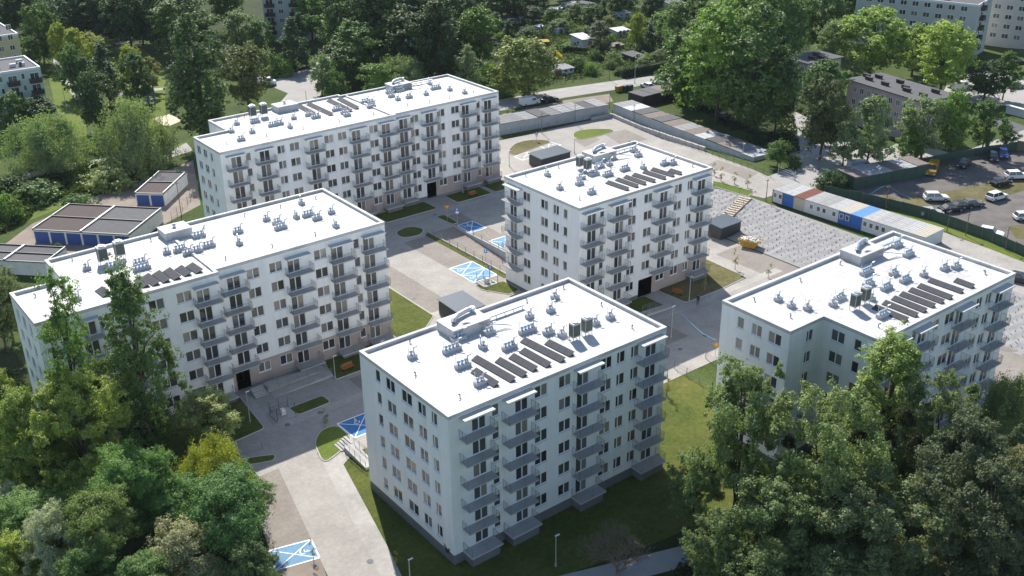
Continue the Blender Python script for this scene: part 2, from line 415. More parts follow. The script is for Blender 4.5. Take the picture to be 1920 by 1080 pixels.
def lawn(name, pts, material='lawn', r=.6, kerb=True):
    P = roundpoly(pts, r) if r else [p[:2] for p in pts]
    o = sheet(name, [P], material, .036, .07)
    if kerb:
        b = MB(); n = len(P); c = Vector((sum(p[0] for p in P)/n, sum(p[1] for p in P)/n))
        a = sum(P[i][0]*P[(i+1) % n][1]-P[(i+1) % n][0]*P[i][1] for i in range(n)); s = 1 if a > 0 else -1
        off = []
        for i in range(n):
            d = (Vector(P[(i+1) % n])-Vector(P[i-1])).normalized(); off.append((P[i][0]+s*d.y*.12, P[i][1]-s*d.x*.12))
        for i in range(n):
            j = (i+1) % n; h0 = hgt(*P[i])
            b.face([(*P[i], h0+.125), (*off[i], h0+.125), (*off[j], h0+.125), (*P[j], h0+.125)][::s])
            b.face([(*off[i], h0+.02), (*off[j], h0+.02), (*off[j], h0+.125), (*off[i], h0+.125)][::s])
            b.face([(*P[i], h0+.09), (*P[i], h0+.125), (*P[j], h0+.125), (*P[j], h0+.09)][::s])
        b.build('kerb', 'kerb', o)
    return o

# courtyard paving, in pieces that never overlap
sheet('courtyard_paving', [rect(40, 72, 103, 123.3), rect(72, 80, 100, 109), rect(72, 98.3, 109, 168.6), rect(98.3, 137, 153, 168.6),
      rect(103.4, 137, 127.6, 153), rect(80, 138, 88, 109), rect(98.3, 138, 109, 127.6), rect(137, 138.2, 127.6, 168.6),
      [(48, 100.2), (72, 100), (72, 103), (48, 103)]], 'paving_light', .03)
sheet('back_court_paving', [[(126.2, 168.6), (138.2, 168.6), (138.2, 134), (152, 134), (152.5, 130), (154.5, 122.5), (162.5, 122), *[G(*p)[:2] for p in ((1440, 331), (1310, 281), (1150, 219), (1105, 226), (942, 263))], (126.2, 191)]], 'paving_light', .05)
sheet('yard_road', [gp((1478, 352), (1440, 331), (1476, 318), (1500, 300), (1480, 290), (1490, 250), (1555, 248), (1560, 290), (1610, 300), (1700, 262), (1790, 290), (1870, 262), (1920, 244), (1960, 252), (1910, 272), (1700, 306), (1560, 345), (1535, 358))], 'asphalt', .062)
# entrance drive, footpath and bays running past the front block
sheet('entrance_drive', [[(42.6, 103), (47.85, 103), (44.4, 87.6), (40.4, 71), (35.3, 71), (39.3, 88.5)]], 'paving_light', .03)
sheet('entrance_bays', [[(38.6, 103), (42.6, 103), (38.6, 85.3), (33.9, 86.3)]], 'paving_bay', .033)
sheet('footpath', [[(47.85, 102.9), (48.0, 100.2), (53.4, 102.6), (52.6, 100.9), (49.2, 98.8), (45.3, 82.3), (42, 70), (40.35, 71), (44.35, 87.6)]], 'paving_walk', .034)
sheet('courtyard_bays', [rect(92, 97, 128.3, 152.5), rect(104, 108.2, 128, 158), rect(80.4, 84.8, 126, 149), rect(60, 71, 112.2, 116.4)], 'paving_bay', .04)
sheet('street_bays', [rect(84, 106, 95.5, 100.6), rect(131.5, 138, 90, 113.5)], 'paving_bay', .04)
sheet('back_court_bays', [gp((1075, 262), (1105, 252), (1125, 262), (1096, 276)), gp((1130, 250), (1175, 244), (1215, 262), (1165, 272)), gp((1345, 300), (1420, 325), (1400, 337), (1325, 310))], 'paving_bay', .07)
sheet('walkway', [rect(46.2, 80, 110.8, 112.2), rect(66, 126, 160.2, 161.8), rect(104, 135, 101.6, 103.2), [(111.0, 109.3), (113.2, 109.3), (113.4, 103.2), (110.8, 103.2)],
      [(44.9, 110.8), (46.1, 110.8), (47.6, 122), (46.2, 122)], rect(80.2, 81.6, 110, 126)], 'paving_walk', .044)
# lawns inside the estate
lawn('lawn', [(32, 111), (45.2, 112.3), (46, 121.9), (32, 122)])
lawn('lawn', [(49.8, 114.6), (55.0, 114.7), (55.0, 112.5), (50.2, 112.4)])
lawn('lawn', [(59.6, 123), (71.2, 123), (71.2, 117.4), (58.6, 117.4)], r=.3)
lawn('lawn', [(47.4, 100.4), (48.7, 105.2), (50.7, 107.2), (52.9, 107), (52.8, 102.6)], 'lawn_lush', r=1.4)
lawn('lawn', [(40.5, 107.4), (43.6, 105.9), (42.9, 104.9), (40.0, 106.0)], r=.8)
lawn('lawn', [(71.6, 146), (80.0, 142), (80, 125), (71.6, 118)], 'lawn', r=.3)
lawn('lawn', [(93.4, 157.5), (96.9, 158.4), (98.6, 155.6), (96.3, 153.4), (92.9, 154.4)], r=1.6)
lawn('lawn', [(96.98, 152.8), (97.95, 153.6), (97.95, 129), (96.98, 129)], r=0, kerb=False)
lawn('lawn', [(91.6, 129.8), (91.4, 127.8), (93.8, 123.6), (96.1, 123.8), (96.1, 128.0)], r=.3)
lawn('lawn', [(103.6, 159), (105.3, 159), (105.1, 154), (103.9, 154)], r=.5)
lawn('lawn', [(113.4, 109.4), (128.6, 113.2), (128.3, 103.9), (122.4, 103.4), (113.8, 103.5)], 'lawn_dry', r=.5)
lawn('lawn', [(104.5, 109.4), (110.2, 109.4), (110.4, 105.0), (106.2, 104.6)], r=.4)
for a, b in ((67.5, 73), (75.5, 82), (85.5, 90.2), (94.8, 106.2), (111.2, 119.5), (120.5, 126)):
    lawn('lawn', [(a, 167.3), (b, 167.3), (b, 162.6), (a, 162.6)], r=.5)
lawn('lawn', gp((1078, 247), (1108, 242), (1145, 243), (1152, 247), (1118, 257), (1085, 264), (1074, 256)), 'lawn_lush', r=2.2)
lawn('lawn', gp((953, 283), (965, 270), (990, 263), (1022, 263), (1034, 267), (1000, 279), (968, 292), (956, 290)), 'lawn_dry', r=2)
lawn('lawn', gp((1337, 340), (1414, 360), (1402, 369), (1337, 351)), 'lawn_lush', r=.4)
# ground round the estate (outside of the paving)
sheet('lawn_strip', [[(42.2, 70), (45.4, 82.3), (49.2, 98.7), (52.2, 100.2), (80, 99.9), (80, 88), (97.2, 88), (97.2, 79), (90, 76), (89, 55), (60, 52), (45, 62)]], 'lawn', .012)
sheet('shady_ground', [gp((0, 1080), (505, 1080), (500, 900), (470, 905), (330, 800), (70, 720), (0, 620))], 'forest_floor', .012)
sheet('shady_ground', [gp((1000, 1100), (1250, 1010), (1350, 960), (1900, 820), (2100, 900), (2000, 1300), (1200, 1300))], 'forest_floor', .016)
sheet('lower_path', [gp((1000, 1092), (1200, 1043), (1362, 1003), (1372, 1040), (1200, 1085), (1100, 1115))], 'asphalt', .024)
sheet('soil_patch', [gp((500, 1062), (600, 1042), (612, 1080), (640, 1140), (480, 1140))], 'soil', .026)
sheet('main_road', [[(112, 224), *[G(*p)[:2] for p in ((942, 207), (1060, 183), (1250, 153), (1330, 134), (1330, 122), (1250, 139), (1170, 149), (1035, 168), (942, 186))], (114, 236)]], 'asphalt', .02)
sheet('side_road', [gp((505, 152), (572, 130), (600, 112), (596, 98), (640, 90), (650, 100), (622, 112), (610, 150), (598, 186), (560, 200), (520, 198), (540, 175), (516, 165))], 'asphalt', .02)
sheet('park_path', [gp((-20, 352), (60, 322), (110, 310), (200, 296), (280, 288), (350, 268), (362, 282), (300, 302), (296, 316), (284, 312), (280, 298), (200, 306), (110, 320), (60, 334), (-20, 366))], 'asphalt', .02)
sheet('park_path', [gp((100, 110), (112, 118), (128, 150), (150, 186), (142, 188), (118, 152), (100, 120)), gp((200, 178), (260, 168), (310, 164), (310, 168), (262, 174), (200, 184)), gp((200, 84), (240, 76), (245, 79), (204, 87))], 'asphalt', .02)
sheet('garage_yard', [gp((-20, 480), (60, 420), (185, 366), (300, 326), (362, 300), (376, 384), (300, 425), (90, 500), (-20, 500))], 'soil', .016)
sheet('park_lawn', [gp((92, 150), (100, 128), (120, 140), (160, 230), (165, 262), (120, 262)), gp((200, 150), (200, 84), (270, 92), (310, 130), (310, 250), (205, 250)), gp((390, 8), (470, 0), (500, 90), (405, 110))], 'lawn_lush', .014)
sheet('park_lawn', [gp((0, 440), (60, 400), (170, 362), (250, 300), (360, 262), (250, 320), (160, 372), (40, 420))], 'lawn_lush', .024)
sheet('sandpit', [gp((288, 222), (318, 214), (342, 226), (318, 236), (292, 234))], 'sand', .03)
sheet('gravel_car_park', [gp((1560, 352), (1700, 314), (1905, 283), (1960, 276), (2050, 330), (2050, 520), (1930, 470), (1740, 402), (1552, 372))], 'gravel', .03)
for pts in (((1640, 375), (1660, 366), (1700, 378), (1680, 392)), ((1690, 372), (1800, 355), (1920, 330), (1960, 345), (1830, 385), (1790, 378), (1720, 392)), ((1740, 308), (1775, 300), (1780, 312), (1752, 318)),
            ((1890, 425), (1930, 420), (1960, 450), (1905, 448))):
    sheet('weedy_patch', [gp(*pts)], 'lawn_dry', .042)
sheet('fence_verge', [gp((1545, 372), (1740, 410), (1940, 482), (1940, 500), (1730, 418), (1600, 384))], 'lawn_lush', .042)
sheet('cabin_yard', [gp((1640, 440), (1740, 425), (1960, 505), (1960, 600), (1800, 500))], 'paving_light', .036)
sheet('south_yard', [[(126, 62), (139.5, 62), (139.5, 72), (139.5, 90), (131.5, 90), (125.5, 90), (125.5, 40), (142, 40), (142, 62)]], 'paving_bay', .03)
sheet('flats_yard', [gp((1480, 205), (1560, 240), (1680, 300), (1640, 306), (1560, 296), (1470, 240)), gp((1790, 130), (1890, 140), (1960, 170), (1960, 215), (1900, 200), (1760, 190))], 'asphalt', .026)
sheet('street', [gp((1870, 218), (1960, 250), (1960, 262), (1860, 236))], 'asphalt_dark', .03)
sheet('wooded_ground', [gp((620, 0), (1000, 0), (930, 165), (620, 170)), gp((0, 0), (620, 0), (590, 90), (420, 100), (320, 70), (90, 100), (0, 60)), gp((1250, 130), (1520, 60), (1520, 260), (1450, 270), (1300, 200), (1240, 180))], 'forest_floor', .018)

# geotextile embankment: pleated cloth pegged over the slope
def embankment():
    b = MB(); nu, nv = 44, 260; u0, u1, v0, v1 = 138.3, 152.9, 46, 134
    def z(u, v, i, j):
        p = noise.noise((u*.35, v*.35, 0))*.10 + noise.noise((u*1.3, v*1.3, 3))*.07 + abs(noise.noise((u*.7+v*.25, v*1.1-u*.4, 7)))*.16
        k = math.sin((u*1.2+v*2.9)+2*noise.noise((u*.3, v*.3, 9)))
        e = min(1, i/3, (nu-i)/3)
        return hgt(u, v)+.06+e*(p*.6+.035*k)
    for i in range(nu+1):
        for j in range(nv+1):
            u = u0+(u1-u0)*i/nu; v = v0+(v1-v0)*j/nv; b.v.append((u, v, z(u, v, i, j)))
    for i in range(nu):
        for j in range(nv):
            k = i*(nv+1)+j; b.f.append([k, k+nv+1, k+nv+2, k+1]); b.m.append(0)
    o = b.build('embankment', 'geotextile'); tag(o, kind='structure')
    rnd = random.Random(4); pg = MB()
    for i in range(12):
        for j in range(62):
            u = 139.6+i*1.08+rnd.uniform(-.12, .12)+(j % 2)*.5; v = 47+j*1.4+rnd.uniform(-.2, .2); h = hgt(u, v)
            a = rnd.uniform(.5, 1.0); zz = z(u, v, 9, 9); pg.box(u-.33, u+.33, v-.07, v+.07, zz-.12, zz+.05, rz=a, top=(.05, .02))
    tag(pg.build('peg_folds', 'peg', o), kind='stuff')
embankment()

# blue bays with white lines and the wheelchair sign
def blue_bay(c, light, flip=False, sign=True, cross=True):
    c = [Vector((p[0], p[1])) for p in c]
    o = sheet('blue_bay', [c], 'blue_light' if light else 'blue_paint', .048)
    b = MB()
    def bar(p, q, wd=.14, z=.054):
        d = (q-p).normalized(); n = Vector((-d.y, d.x))*wd/2
        b.face([(p.x-n.x, p.y-n.y, z), (q.x-n.x, q.y-n.y, z), (q.x+n.x, q.y+n.y, z), (p.x+n.x, p.y+n.y, z)])
    for i in range(4): bar(c[i], c[(i+1) % 4], .2)
    if cross: bar(c[0], c[2], z=.058); bar(c[1], c[3], z=.062)
    if sign:
        # wheelchair figure: wheel ring, back, seat, leg, head
        ctr = (c[0]+c[1]+c[2]+c[3])/4; e1 = (c[1]-c[0]).normalized(); e2 = (c[2]-c[1]).normalized()
        m = ctr+((c[1]+c[2])/2-ctr)*(.52 if not flip else -.52); s = .42
        P = lambda x, y: m+e2*x*s*-1+e1*y*s
        arc = [P(.85*math.cos(t), -.5+.85*math.sin(t)) for t in [R(a) for a in range(-200, 21, 20)]]
        for p, q in zip(arc[:-1], arc[1:]): bar(p, q, .13, .067)
        bar(P(-.35, 1.3), P(-.25, -.1), .13, .067); bar(P(-.25, -.1), P(.7, -.1), .13, .070); bar(P(.7, -.1), P(1.1, -1.0), .13, .067); bar(P(-.3, .6), P(.4, .6), .1, .067)
        hd = [P(-.4+.24*math.cos(t), 1.6+.24*math.sin(t)) for t in [R(a) for a in range(0, 360, 45)]]; b.face([(p.x, p.y, .067) for p in hd])
    b.build('bay_marking', 'white_paint', o)
blue_bay([(34.8, 89.7), (39.3, 88.5), (38.55, 85.2), (33.9, 86.3)], True)
blue_bay([(53.2, 103.0), (53.1, 107.3), (57.5, 107.3), (57.5, 103.0)], False)
blue_bay([(92.0, 138), (96.9, 138), (96.9, 134.4), (92.0, 134.4)], True, True)
blue_bay([(92.0, 134.3), (96.9, 134.3), (96.9, 130.8), (92.0, 130.8)], True, True)
blue_bay([(104.2, 148.6), (104.2, 153.0), (107.8, 153.0), (107.8, 148.6)], False)
blue_bay([(104.4, 143.3), (108.2, 143.3), (108.2, 138.6), (104.4, 138.6)], True, False)
blue_bay([p for p in gp((1008, 272), (1030, 266), (1052, 272), (1028, 282))], True)
blue_bay([p for p in gp((964, 294), (990, 285), (1010, 291), (980, 301))], True)

# garage ramp that drops between retaining walls to the basement door
def garage_ramp():
    b = MB(); u0, u1, v0, v1 = RAMP; zb = -1.9
    b.face([(u0, v0, zb), (u1, v0, zb), (u1, v1, .02), (u0, v1, .02)])
    tag(b.build('ramp', 'paving_bay'), kind='structure')
    t = thing('retaining_wall', 'long concrete retaining wall beside the sunken garage ramp', 'wall', (u1, v0, 0))
    w = MB(); w.extr([(0, zb), (v1-v0, -.05), (v1-v0, .22), (0, .22)], 0, .25); w.build('wall', 'concrete_wall', t)
    t = thing('retaining_wall', 'low concrete wall under the wire fence along the garage ramp', 'wall', (u0, v0, 0))
    w = MB(); w.extr([(0, zb), (v1-v0, -.05), (v1-v0, .18), (0, .18)], -.2, 0); w.build('wall', 'concrete', t)
garage_ramp()

sheet('road_verge', [gp((942, 214), (1060, 188), (1142, 176), (1150, 190), (1040, 214), (942, 236))], 'soil', .014)
sheet('pavement_strip', [gp((1000, 176), (1070, 164), (1160, 152), (1160, 155), (1070, 168), (1000, 180))], 'paving_walk', .03)

for px, py in ((600, 774), (539, 797), (694, 1053), (1275, 655), (1322, 630), (815, 403), (853, 470), (777, 560), (642, 690), (1040, 620)):
    u, v, z = G(px, py); tag(MB().tube([(0, 0, 0), (0, 0, .012)], .36, 14).build('manhole_cover', 'plinth', None, (u, v, z+.05)), 'small round dark manhole cover set in the court paving', 'manhole cover', 'manhole covers in the court paving')
# ------------------------------------------------------------------ the five white apartment blocks
H_ROOF = 18.6; FLOOR = 2.83
def window_mesh(wd, ht, leafs):
    """frame with local x centred on the opening, outward -y, z from 0"""
    b = MB(); f = .07; d0, d1 = .04, .14
    b.box(-wd/2, wd/2, d0, d1, 0, f); b.box(-wd/2, wd/2, d0, d1, ht-f, ht)
    b.box(-wd/2, -wd/2+f, d0, d1, f, ht-f); b.box(wd/2-f, wd/2, d0, d1, f, ht-f)
    for c in leafs: b.box(c-.065, c+.065, d0-.005, d1, f, ht-f)
    return b.mesh('window', 'frame_white')
def pane_mesh(wd, ht):
    b = MB(); b.box(-wd/2, wd/2, .075, .095, 0, ht); return b.mesh('pane', 'glass')
def sill_mesh(wd):
    b = MB(); b.box(-wd/2-.04, wd/2+.04, -.07, .03, -.10, -.003); return b.mesh('sill', 'sill')
def add_window(parent, x, y, rz, z, wd, ht, kind='window'):
    wd = round(wd/.05)*.05
    leafs = [0.0] if wd > 1.25 else ([-wd*.14] if wd > 1.0 else [])
    o = link(kind, cached(('w', wd, ht), lambda: window_mesh(wd, ht, leafs)), parent, (x, y, z), rz)
    xs = [-wd/2+.07]+[q for c in leafs for q in (c-.06, c+.06)]+[wd/2-.07]
    for a, c in zip(xs[::2], xs[1::2]):
        link('pane', cached(('p', round(c-a, 3), ht), lambda: pane_mesh(c-a, ht-.14)), o, ((a+c)/2, 0, .07))
    if kind == 'window': link('sill', cached(('s', wd), lambda: sill_mesh(wd)), o)
    return o
def railing_mesh(wd, dp, hh=1.08):
    b = MB(); r = .022
    P = [(-wd/2, 0), (-wd/2, -dp), (wd/2, -dp), (wd/2, 0)]; r = .018
    for (x0, y0), (x1, y1) in zip(P[:-1], P[1:]):
        for z in (.10, hh): b.tube([(x0, y0, z), (x1, y1, z)], r, 4)
        L = math.hypot(x1-x0, y1-y0); n = int(L/.115)
        for i in range(n+1):
            t = i/n; x, y = x0+(x1-x0)*t, y0+(y1-y0)*t
            k = .020 if i in (0, n, n//2) else .0055
            b.box(x-k, x+k, y-k, y+k, 0.0 if k > .02 else .10, hh)
    return b.mesh('railing', 'railing')
def slab_mesh(wd, dp, th=.13):
    b = MB(); b.box(-wd/2-.02, wd/2+.02, -dp-.03, .0, -th, 0); return b.mesh('balcony', 'balcony_slab')
def add_balcony(parent, x, y, rz, z, wd, dp=1.3):
    o = link('balcony', cached(('bs', round(wd, 2), dp), lambda: slab_mesh(wd, dp)), parent, (x, y, z), rz)
    link('railing', cached(('br', round(wd, 2), dp), lambda: railing_mesh(wd, dp)), o)
def add_terrace(parent, x, y, rz, z, wd, dp=1.6):
    def m():
        b = MB(); b.box(-wd/2-.1, wd/2+.1, -dp-.15, 0, -.2, 0); b.box(-wd/2+.15, wd/2-.15, -dp+.1, 0, -z-.2, -.2, 1); return b.mesh('terrace', ['balcony_slab', 'plinth'])
    o = link('terrace', cached(('tr', round(wd, 2), dp, z), m), parent, (x, y, z), rz)
    link('railing', cached(('br', round(wd, 2), dp), lambda: railing_mesh(wd, dp)), o, (0, -.05, 0))
def add_canopy(parent, x, y, rz, z, wd, dp=1.05):
    def m():
        b = MB(); b.box(-wd/2, wd/2, -dp, 0, 0, .07); b.box(-wd/2, wd/2, -dp-.04, -dp, -.08, .10, 1); b.box(-wd/2, -wd/2+.05, -dp, 0, -.08, 0); b.box(wd/2-.05, wd/2, -dp, 0, -.08, 0)
        return b.mesh('canopy', ['canopy', 'frame_white'])
    link('canopy', cached(('cp', round(wd, 2)), m), parent, (x, y, z), rz)

def entrance(parent, x, y, rz, wd):
    o = link('entrance_door', MB().box(-wd*.36, wd*.36, 2.02, 2.1, .06, 2.3).mesh('entrance_door', 'ac_grille'), parent, (x, y, 0), rz)
    MB().box(-wd*.30, -.05, 2.0, 2.02, .3, 2.15).build('pane', 'glass', o); MB().box(.05, wd*.30, 2.0, 2.02, .3, 2.15).build('pane', 'glass', o)
    MB().box(-wd*.40, -wd*.36, 1.98, 2.1, .06, 2.4).box(wd*.36, wd*.40, 1.98, 2.1, .06, 2.4).box(-wd*.36, wd*.36, 1.98, 2.1, 2.3, 2.4).build('frame', 'flashing', o)
def wall_mesh(foot, opens, zt, plinth, taupe):
    """facade skin of the footprint with real openings, reveals and two plaster colours"""
    b = MB(); n = len(foot)
    for e in range(n):
        p, q = Vector(foot[e]), Vector(foot[(e+1) % n]); L = (q-p).length; d = (q-p)/L; o = Vector((d.y, -d.x))
        ops = opens.get(e, []); tp = taupe.get(e)
        xs = sorted({0.0, round(L, 4), *[round(a, 4) for r in ops for a in r[:2]], *([tp[0], min(L, tp[1])] if tp else [])})
        zs = sorted({0.0, zt, plinth, *([tp[2]] if tp else []), *[round(a, 4) for r in ops for a in r[2:4]]})
        P = lambda x, z, off=0.0: (p.x+d.x*x-o.x*off, p.y+d.y*x-o.y*off, z)
        for i in range(len(xs)-1):
            for j in range(len(zs)-1):
                cx, cz = (xs[i]+xs[i+1])/2, (zs[j]+zs[j+1])/2
                if any(r[0] < cx < r[1] and r[2] < cz < r[3] for r in ops): continue
                mi = 1 if cz < plinth else 0
                if tp and tp[0] < cx < tp[1] and plinth <= cz < tp[2]: mi = 2
                if tp and tp[0] < cx < tp[1] and cz < plinth: mi = 2
                b.face([P(xs[i], zs[j]), P(xs[i+1], zs[j]), P(xs[i+1], zs[j+1]), P(xs[i], zs[j+1])], mi)
        for r in ops:
            x0, x1, z0, z1 = r[:4]; dp = r[4] if len(r) > 4 else .15
            b.face([P(x0, z0), P(x0, z1), P(x0, z1, dp), P(x0, z0, dp)]); b.face([P(x1, z1), P(x1, z0), P(x1, z0, dp), P(x1, z1, dp)])
            b.face([P(x1, z0), P(x0, z0), P(x0, z0, dp), P(x1, z0, dp)]); b.face([P(x0, z1), P(x1, z1), P(x1, z1, dp), P(x0, z1, dp)])
            if len(r) > 4: b.face([P(x0, z0, dp), P(x0, z1, dp), P(x1, z1, dp), P(x1, z0, dp)], 3)
    return b.mesh('wall', ['plaster', 'plinth', 'plaster_taupe', 'door_dark'])

def offset_poly(P, d):
    out = []; n = len(P)
    for i in range(n):
        a, b_, c = Vector(P[i-1]), Vector(P[i]), Vector(P[(i+1) % n])
        d0 = (b_-a).normalized(); d1 = (c-b_).normalized(); n0 = Vector((-d0.y, d0.x)); n1 = Vector((-d1.y, d1.x))
        k = (n0+n1)/(1+n0.dot(n1)); out.append((b_.x+k.x*d, b_.y+k.y*d))
    return out

def block(label, foot, z1, fronts, plinth=1.0, taupe=None, cross=None):
    """foot: CCW outline in metres. fronts: edge index -> list of (kind, a, b) along that edge;
    kinds: w window, d balcony door, B balcony, E entrance, each repeated on six floors"""
    ox, oy = foot[0]; F = [(x-ox, y-oy) for x, y in foot]
    t = thing('apartment_block', label, 'apartment block', (ox, oy, 0), 0, 'white apartment blocks of the new estate')
    opens = {}; n = len(F); jobs = []
    for e, items in fronts.items():
        p, q = Vector(F[e]), Vector(F[(e+1) % n]); d = (q-p).normalized(); rz = math.atan2(d.y, d.x); ops = opens.setdefault(e, [])
        at = lambda a: (p.x+d.x*a, p.y+d.y*a)
        for it in items:
            k, a, c = it[:3]; lo = it[3] if len(it) > 3 else 0; hi = it[4] if len(it) > 4 else 6
            for fl in range(lo, hi):
                zf = z1+fl*FLOOR; x, y = at((a+c)/2)
                if k == 'w':
                    wd = round((c-a+.1)/.05)*.05; m = (a+c)/2; ops.append((m-wd/2, m+wd/2, zf+.82, zf+2.28)); jobs.append((add_window, x, y, rz, zf+.82, wd, 1.46))
                elif k == 'd':
                    wd = round((c-a+.1)/.05)*.05; m = (a+c)/2; ops.append((m-wd/2, m+wd/2, zf+.06, zf+2.28)); jobs.append((add_window, x, y, rz, zf+.06, wd, 2.22, 'balcony_door'))
                elif k == 'B':
                    if fl > 0: add_balcony(t, x, y, rz, zf, c-a)
                    else: add_terrace(t, x, y, rz, zf, c-a)
                    if fl == 5: add_canopy(t, x, y, rz, zf+2.42, c-a-.1)
                elif k == 'E':
                    ops.append((a, c, .06, 3.1, 2.2)); jobs.append((entrance, x, y, rz, c-a))
    link('wall', wall_mesh(F, opens, H_ROOF-.42, plinth, taupe or {}), t)
    for j in jobs: j[0](t, *j[1:])
    inner = offset_poly(F, .38); outer = offset_poly(F, -.04)
    b = MB(); b.face([(x, y, H_ROOF-.38) for x, y in offset_poly(F, .2)]); b.build('roof', 'membrane', t)
    b = MB()
    for i in range(n):
        j = (i+1) % n
        b.face([(*outer[i], H_ROOF), (*outer[j], H_ROOF), (*inner[j], H_ROOF), (*inner[i], H_ROOF)])
        b.face([(*outer[i], H_ROOF-.43), (*outer[j], H_ROOF-.43), (*outer[j], H_ROOF), (*outer[i], H_ROOF)])
        b.face([(*inner[j], H_ROOF-.40), (*inner[i], H_ROOF-.40), (*inner[i], H_ROOF), (*inner[j], H_ROOF)])
        b.face([(*F[i], H_ROOF-.43), (*F[j], H_ROOF-.43), (*outer[j], H_ROOF-.43), (*outer[i], H_ROOF-.43)][::-1])
    if cross:
        x = cross-ox; ys = [y for xx, y in F]; y0, y1 = min(ys)+.9, max(ys)-.9
        b.box(x-.2, x+.2, y0, y1, H_ROOF-.38, H_ROOF-.12)
    b.build('parapet', 'membrane', t)
    return t
def E(v_top, *items):        # openings on a west-facing edge are surveyed as v values
    return [(k, v_top-a, v_top-b, *r) for (k, a, b, *r) in items]
def A(u0, *items):
    return [(k, a-u0, b-u0, *r) for (k, a, b, *r) in items]

# front block
Bf = [(49.28, 75.19), (79.65, 75.19), (79.65, 92.45), (49.28, 92.45)]
block('white apartment block whose west end wall has five narrow window columns above grey plinth', Bf, 1.4, {
    0: A(49.28, ('B', 50.5, 54.4), ('d', 52.15, 53.8), ('w', 54.7, 55.5), ('B', 55.9, 59.8), ('d', 57.7, 59.3), ('w', 60.3, 61.95), ('w', 63.65, 65.25),
         ('B', 65.0+.6, 69.3), ('d', 66.2, 67.8), ('w', 69.65, 71.2), ('w', 72.05, 73.2), ('w', 74.2, 75.35), ('B', 75.0, 78.9), ('d', 76.5, 78.1)),
    3: E(92.45, ('w', 89.15, 88.3), ('w', 87.0, 85.3), ('w', 83.85, 81.95), ('w', 80.75, 79.35), ('w', 78.25, 77.3))}, plinth=1.25)
# block behind it
Ef = [(96.32, 109.56), (124.64, 109.56), (124.64, 127.65), (96.32, 127.65)]
block('white apartment block with corner balconies, dark passage and taupe ground floor beside the grey embankment', Ef, 1.05, {
    0: A(96.32, ('B', 96.7, 100.4), ('d', 98.0, 99.65), ('w', 100.5, 101.25), ('B', 102.0, 105.9), ('d', 103.65, 105.25), ('w', 106.3, 107.85), ('w', 109.6, 111.25, 1),
         ('B', 111.3, 115.2, 1), ('d', 113.05, 114.6, 1), ('w', 112.9, 114.6, 0, 1), ('w', 116.15, 117.75), ('w', 119.1, 120.2), ('B', 119.9, 123.8), ('d', 121.5, 123.1), ('E', 109.0, 112.0)),
    3: E(127.65, ('B', 126.9, 122.95, 1), ('d', 126.2, 124.6, 1), ('w', 122.85, 121.2), ('w', 118.45, 116.85), ('w', 115.5, 114.25), ('w', 113.1, 112.3))},
    plinth=.6, taupe={0: (15.7, 28.4, 3.42)})
# long left block
Cf = [(23.0, 122.2), (45.8, 122.2), (45.8, 123.2), (71.4, 123.2), (71.4, 141.2), (45.7, 141.2), (45.7, 140.4), (29.4, 140.4), (29.4, 132.8), (23.0, 132.8)]
block('long white apartment block with wheelchair ramp and taupe ground floor, half hidden by two poplars', Cf, .8, {
    0: A(23.0, ('B', 26.6, 30.2), ('d', 28.0, 29.7), ('w', 31.2, 32.9), ('B', 33.6, 35.9), ('w', 36.4, 38.3), ('w', 40.0, 41.9), ('B', 42.1, 45.5), ('d', 42.6, 44.3), ('w', 24.2, 25.4)),
    2: A(45.8, ('B', 46.1, 49.7, 1), ('d', 47.2, 48.95, 1), ('w', 50.0, 51.75), ('w', 53.3, 55.1), ('B', 55.5, 59.2), ('d', 55.95, 57.7), ('w', 60.0, 61.85), ('B', 62.2, 65.8), ('d', 62.6, 64.4),
         ('w', 66.2, 67.05), ('B', 67.4, 71.0), ('d', 67.75, 69.5), ('E', 46.6, 48.6)),
    9: E(132.8, ('w', 131.2, 130.0), ('w', 128.5, 127.2), ('w', 125.6, 124.6))}, plinth=.5, taupe={2: (0, 25.6, 3.5)}, cross=45.75)
# longest block at the back
Df = [(66.2, 167.9), (101.4, 167.9), (101.4, 168.5), (126.0, 168.5), (126.0, 186.4), (100.0, 186.4), (100.0, 187.3), (72.5, 187.3), (72.5, 179.2), (66.2, 179.2)]
block('longest white apartment block, standing in front of the dark wood, nine balcony stacks', Df, 1.05, {
    0: A(66.2, ('B', 67.0, 70.6), ('d', 68.1, 69.9), ('w', 70.8, 71.7), ('B', 72.4, 76.0), ('d', 73.4, 75.2), ('w', 76.8, 78.2), ('w', 79.2, 81.0), ('B', 82.0, 85.6), ('d', 83.1, 84.8),
         ('w', 86.1, 87.9), ('w', 88.9, 90.6), ('B', 91.1, 94.8), ('d', 91.8, 93.5), ('w', 95.5, 97.3), ('B', 97.4, 101.0), ('d', 98.2, 99.9)),
    2: A(101.4, ('B', 101.5, 104.8), ('d', 102.4, 104.2), ('w', 104.9, 106.7), ('B', 107.2, 110.9, 1), ('d', 108.4, 110.1, 1), ('w', 111.0, 112.75), ('w', 114.4, 116.2), ('B', 116.4, 120.2),
         ('d', 116.95, 118.6), ('w', 120.5, 121.3), ('B', 121.7, 125.3), ('d', 122.4, 124.1), ('E', 107.9, 110.1)),
    9: E(179.2, ('w', 178.0, 176.6), ('w', 175.2, 173.8), ('w', 172.4, 171.4))}, plinth=.5, taupe={2: (8.7, 24.6, 3.45), 0: (26, 35.2, 3.45)}, cross=101.0)
